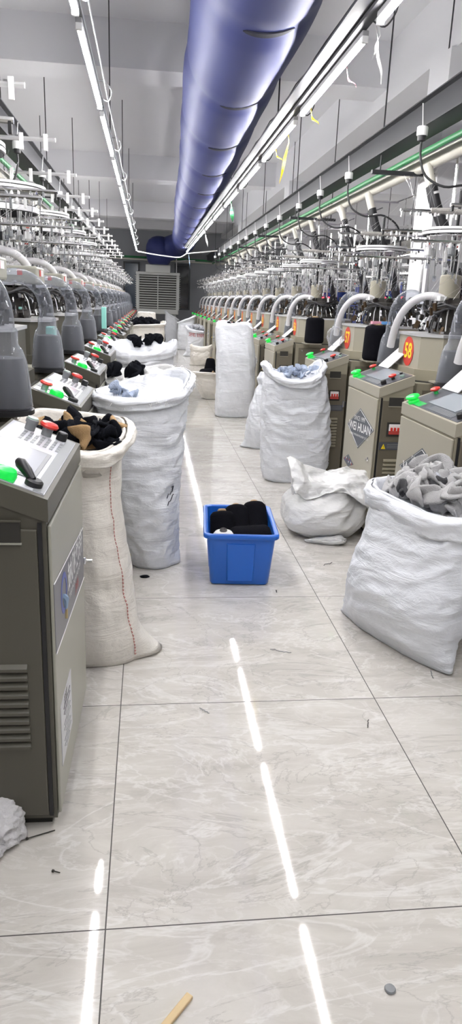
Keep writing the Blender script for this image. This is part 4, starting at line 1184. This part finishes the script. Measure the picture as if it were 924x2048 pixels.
# ------------------------------------------------------------------ blue crate with cones
def crate():
    t = empty('plastic_crate', (.555, 2.165, 0), 'Blue plastic crate of yarn cones in the middle of the aisle floor', 'crate', None, math.radians(-4.))
    n = 8
    def rr(hx, hy, r, z):
        P = []
        for sx, sy, a0 in ((1, 1, 0), (-1, 1, PI/2), (-1, -1, PI), (1, -1, 1.5*PI)):
            for i in range(n+1):
                a = a0+PI/2*i/n; P.append((sx*(hx-r)+r*math.cos(a), sy*(hy-r)+r*math.sin(a), z))
        return P
    prof = [(.138, .215, .02, .004), (.145, .222, .025, 0.012), (.166, .243, .03, .24), (.167, .244, .03, .248), (.180, .258, .035, .25), (.184, .262, .035, .256), (.184, .262, .035, .270), (.180, .258, .035, .275), (.166, .244, .03, .275), (.160, .238, .028, .27), (.142, .218, .025, .03), (.138, .215, .02, .016)]
    vs = []; 
    for q in prof: vs += rr(*q)
    c = len(rr(*prof[0])); k = len(prof)
    fs = [(i*c+j, i*c+(j+1) % c, (i+1)*c+(j+1) % c, (i+1)*c+j) for i in range(k-1) for j in range(c)]
    fs += [list(range(c))[::-1], list(range((k-1)*c, k*c))]
    MB().add(vs, fs, 'bluebox').build('tub', t, True, .7)
    # raised side panels
    for sy in (-1, 1):
        m = MB(); m.add([(-.06, sy*.236, .03), (.06, sy*.236, .03), (.067, sy*.2455, .222), (-.067, sy*.2455, .222), (-.064, sy*.228, .03), (.064, sy*.228, .03), (.071, sy*.238, .226), (-.071, sy*.238, .226)],
              [(0,1,2,3), (4,7,6,5), (0,4,5,1), (1,5,6,2), (2,6,7,3), (3,7,4,0)], 'bluebox'); m.build('side_rib', t)
    for sx in (-1, 1):
        for yy in (-.1, .03):
            m = MB(); m.add([(sx*.151, yy, .05), (sx*.151, yy+.07, .05), (sx*.1655, yy+.07, .21), (sx*.1655, yy, .21), (sx*.14, yy-.004, .05), (sx*.14, yy+.074, .05), (sx*.158, yy+.074, .214), (sx*.158, yy-.004, .214)],
                  [(0,1,2,3), (4,7,6,5), (0,4,5,1), (1,5,6,2), (2,6,7,3), (3,7,4,0)], 'bluebox'); m.build('side_rib', t)
    for sx in (-1, 1): MB().box((sx*.168, 0, .262), (.012, .14, .018), 'bluebox', bev=.003).build('grip', t)
crate()
bc = cone(.2, .068, .062)
g = 'yarn cones in the blue crate'
def tiltput(o, base, axis, lab):
    q = Vector((0, 0, 1)).rotation_difference(Vector(axis).normalized()); o.rotation_mode = 'QUATERNION'; o.rotation_quaternion = q; o.location = base; return tag(o, lab, 'yarn cone', g)
tiltput(bc, (.555, 2.16, .15), (-.02, .60, .78), 'Black yarn cone leaning on the back wall in the middle of the blue crate')
tiltput(dup(bc), (.655, 2.20, .155), (-.02, .55, .8), 'Black yarn cone with its brown core showing at the back corner of the crate')
tiltput(dup(bc), (.474, 2.10, .13), (-.03, .40, .8), 'Black yarn cone with a brown core along the side wall of the crate')
tiltput(dup(bc), (.505, 2.03, .205), (.96, .14, .06), 'Black yarn cone lying flat across the front of the crate')
wc = cone(.17, .060, .052, 'yarn_w', 'conegrey')
tiltput(wc, (.462, 2.005, .098), (-.03, -.06, 1), 'White yarn cone with a dark grey core in the front of the crate')
tiltput(dup(bc), (.62, 2.09, .01), (0, .05, 1), 'Black yarn cone standing deep in the crate under the flat one')

# ------------------------------------------------------------------ small things on the floor
def crumple(name, c, rx, ry, h, k, label, cat, seed):
    bm = bmesh.new(); bmesh.ops.create_icosphere(bm, subdivisions=5, radius=1)
    for v in bm.verts:
        p = v.co.copy(); d = 1 + .28*noise.noise(p*1.6+Vector((seed, 0, 0))) + .16*(1-2*abs(noise.noise(p*3.1+Vector((0, seed, 0)))))+.07*(1-2*abs(noise.noise(p*7+Vector((0, seed, 3)))))
        v.co = Vector((p.x*rx*d, p.y*ry*d, max(.0, (p.z*h*d+h*.8))))+Vector(c)
    bm.verts.index_update()
    m = MB().add([v.co.copy() for v in bm.verts], [[v.index for v in f.verts] for f in bm.faces], k); bm.free()
    return tag(m.build(name, None, True, 3), label, cat)
crumple('rag', (-.315, .30, .002), .085, .07, .055, 'cloth', 'Crumpled grey rag on the floor at the foot of the nearest pale-panelled cabinet', 'rag', 3)
crumple('rag', (-.345, .215, .002), .07, .05, .03, 'cloth', 'Smaller grey rag lying in front of the crumpled one at the frame edge', 'rag', 5)
m = MB().box((.15, -.205, .0055), (.016, .085, .009), 'wood', rz=-.72, bev=.002); tag(m.build('wooden_stick'), 'Pale broken wooden stick on the nearest floor tile', 'stick')
m = MB().lathe([(.010, .001), (.012, .003), (.010, .006), (.002, .007)], 'grey', (.589, -.191, 0), 14); tag(m.build('lint_ball', None, True), 'Flat grey lint spot on the nearest floor tile', 'lint')
for (a, b, lab) in (((-.214, .285), (-.148, .311), 'Long dark screw lying by the foot of the nearest cabinet'), ((-.135, .172), (-.118, .166), 'Short dark screw on the floor in front of the long one')):
    A_, B_ = Vector((*a, .005)), Vector((*b, .004)); d = (B_-A_).normalized()
    m = MB().tube([A_, B_], .0014, 'screw', 6).tube([A_-d*.003, A_+d*.002], .0034, 'screw', 8); tag(m.build('screw', None, True), lab, 'screw')
def wisp(x, y, L, k, lab, seed, name='yarn_scrap'):
    r = random.Random(seed); a = r.uniform(0, 6); p = Vector((x, y, .004)); P = []
    for i in range(10):
        P.append(p.copy()); a += r.uniform(-.5, .5); p = p+Vector((math.cos(a), math.sin(a), 0))*L/10; p.z = .003+.004*abs(math.sin(i*1.3))
    tag(MB().tube(P, .0016, k, 5).build(name, None, True), lab, 'yarn scrap')
wisp(.819, .718, .05, 'screw', 'Dark yarn scrap on the tile beside the long joint', 1)
wisp(.583, 1.274, .10, 'grey', 'Long grey yarn scrap on the tile in front of the blue crate', 2)
wisp(1.03, 2.2, .08, 'inkblack', 'Black yarn scrap on the floor below the slumped sack', 4)
wisp(.71, 1.87, .03, 'inkblack', 'Tiny dark yarn scrap at the front corner of the blue crate', 6)
wisp(1.17, 1.02, .06, 'grey', 'Pale grey yarn scrap at the corner of the grey sock sack', 8)
wisp(.30, .83, .05, 'grey', 'Grey yarn scrap on the tile before the red-striped sack', 9)
crumple('fluff_scrap', (.075, 2.06, .001), .02, .012, .005, 'sock_k', 'Small black fabric scrap on the floor beside the frayed sack', 'scrap', 8)
crumple('fluff_scrap', (.52, 14.4, .001), .05, .03, .012, 'sock_k', 'Black fabric scrap on the distant aisle floor', 'scrap', 9)
m = MB().lathe([(.045, .0), (.05, .004), (.05, .17), (.045, .175), (.02, .175), (.02, .0)], 'roll', (-.04, 1.93, 0), 24); tag(m.build('tape_roll', None, True), 'Tan roll standing on the floor behind the red-striped sack', 'roll')
m = MB().box((1.33, 7.55, .05), (.13, .2, .09), 'sky', bev=.02).box((1.33, 7.55, .10), (.11, .18, .01), 'black', bev=.004); tag(m.build('slipper_box'), 'Small blue bin on the floor beside the tall closed sack', 'bin')
crumple('plastic_bag', (1.63, 4.62, 1.02), .06, .05, .08, 'film', 'Clear plastic bag standing behind the third badge cabinet', 'plastic bag', 14)
# mint boxes beside the collectors
tag(MB().box((-.42, 2.66, 1.1), (.05, .07, .16), 'mint', bev=.006).build('plastic_card'), 'Mint plastic case beside the nearest clear collector', 'plastic case')
tag(MB().box((-.38, 6.55, 1.12), (.05, .06, .22), 'mint', bev=.006).build('plastic_card'), 'Mint plastic case beside a farther clear collector', 'plastic case')

# ------------------------------------------------------------------ world, camera
wd = bpy.data.worlds.new('hall'); SC.world = wd; wd.use_nodes = True
wd.node_tree.nodes['Background'].inputs[0].default_value = (.02, .025, .035, 1)
wd.node_tree.nodes['Background'].inputs[1].default_value = 1.

f, pi_, ya, ro = 1402.09, .29275414, .12320205, .0396004
fw = Vector((math.sin(ya)*math.cos(pi_), math.cos(ya)*math.cos(pi_), -math.sin(pi_)))
r_ = Vector((math.cos(ya), -math.sin(ya), 0)); u_ = r_.cross(fw)
r2 = r_*math.cos(ro)+u_*math.sin(ro); u2 = u_*math.cos(ro)-r_*math.sin(ro)
cam = bpy.data.cameras.new('camera'); co = bpy.data.objects.new('camera', cam); COL.objects.link(co)
Mx = Matrix((r2, u2, -fw)).transposed().to_4x4(); Mx.translation = Vector((.09006898, -1.24014958, 1.34641475)); co.matrix_world = Mx
cam.sensor_fit = 'VERTICAL'; cam.sensor_height = 36.; cam.sensor_width = 36.*924/2048; cam.lens = f/2048*36.; cam.clip_start = .02; cam.clip_end = 100
SC.camera = co
vs_ = SC.view_settings
vs_.view_transform = 'Standard'; vs_.look = 'None'; vs_.gamma = 1.; vs_.exposure = 1.22; vs_.use_curve_mapping = False
SC.cycles.use_denoising = True
SC.cycles.max_bounces = 10; SC.cycles.diffuse_bounces = 4; SC.cycles.transparent_max_bounces = 24
SC.cycles.sample_clamp_indirect = 6.
SC.cycles.use_light_tree = True
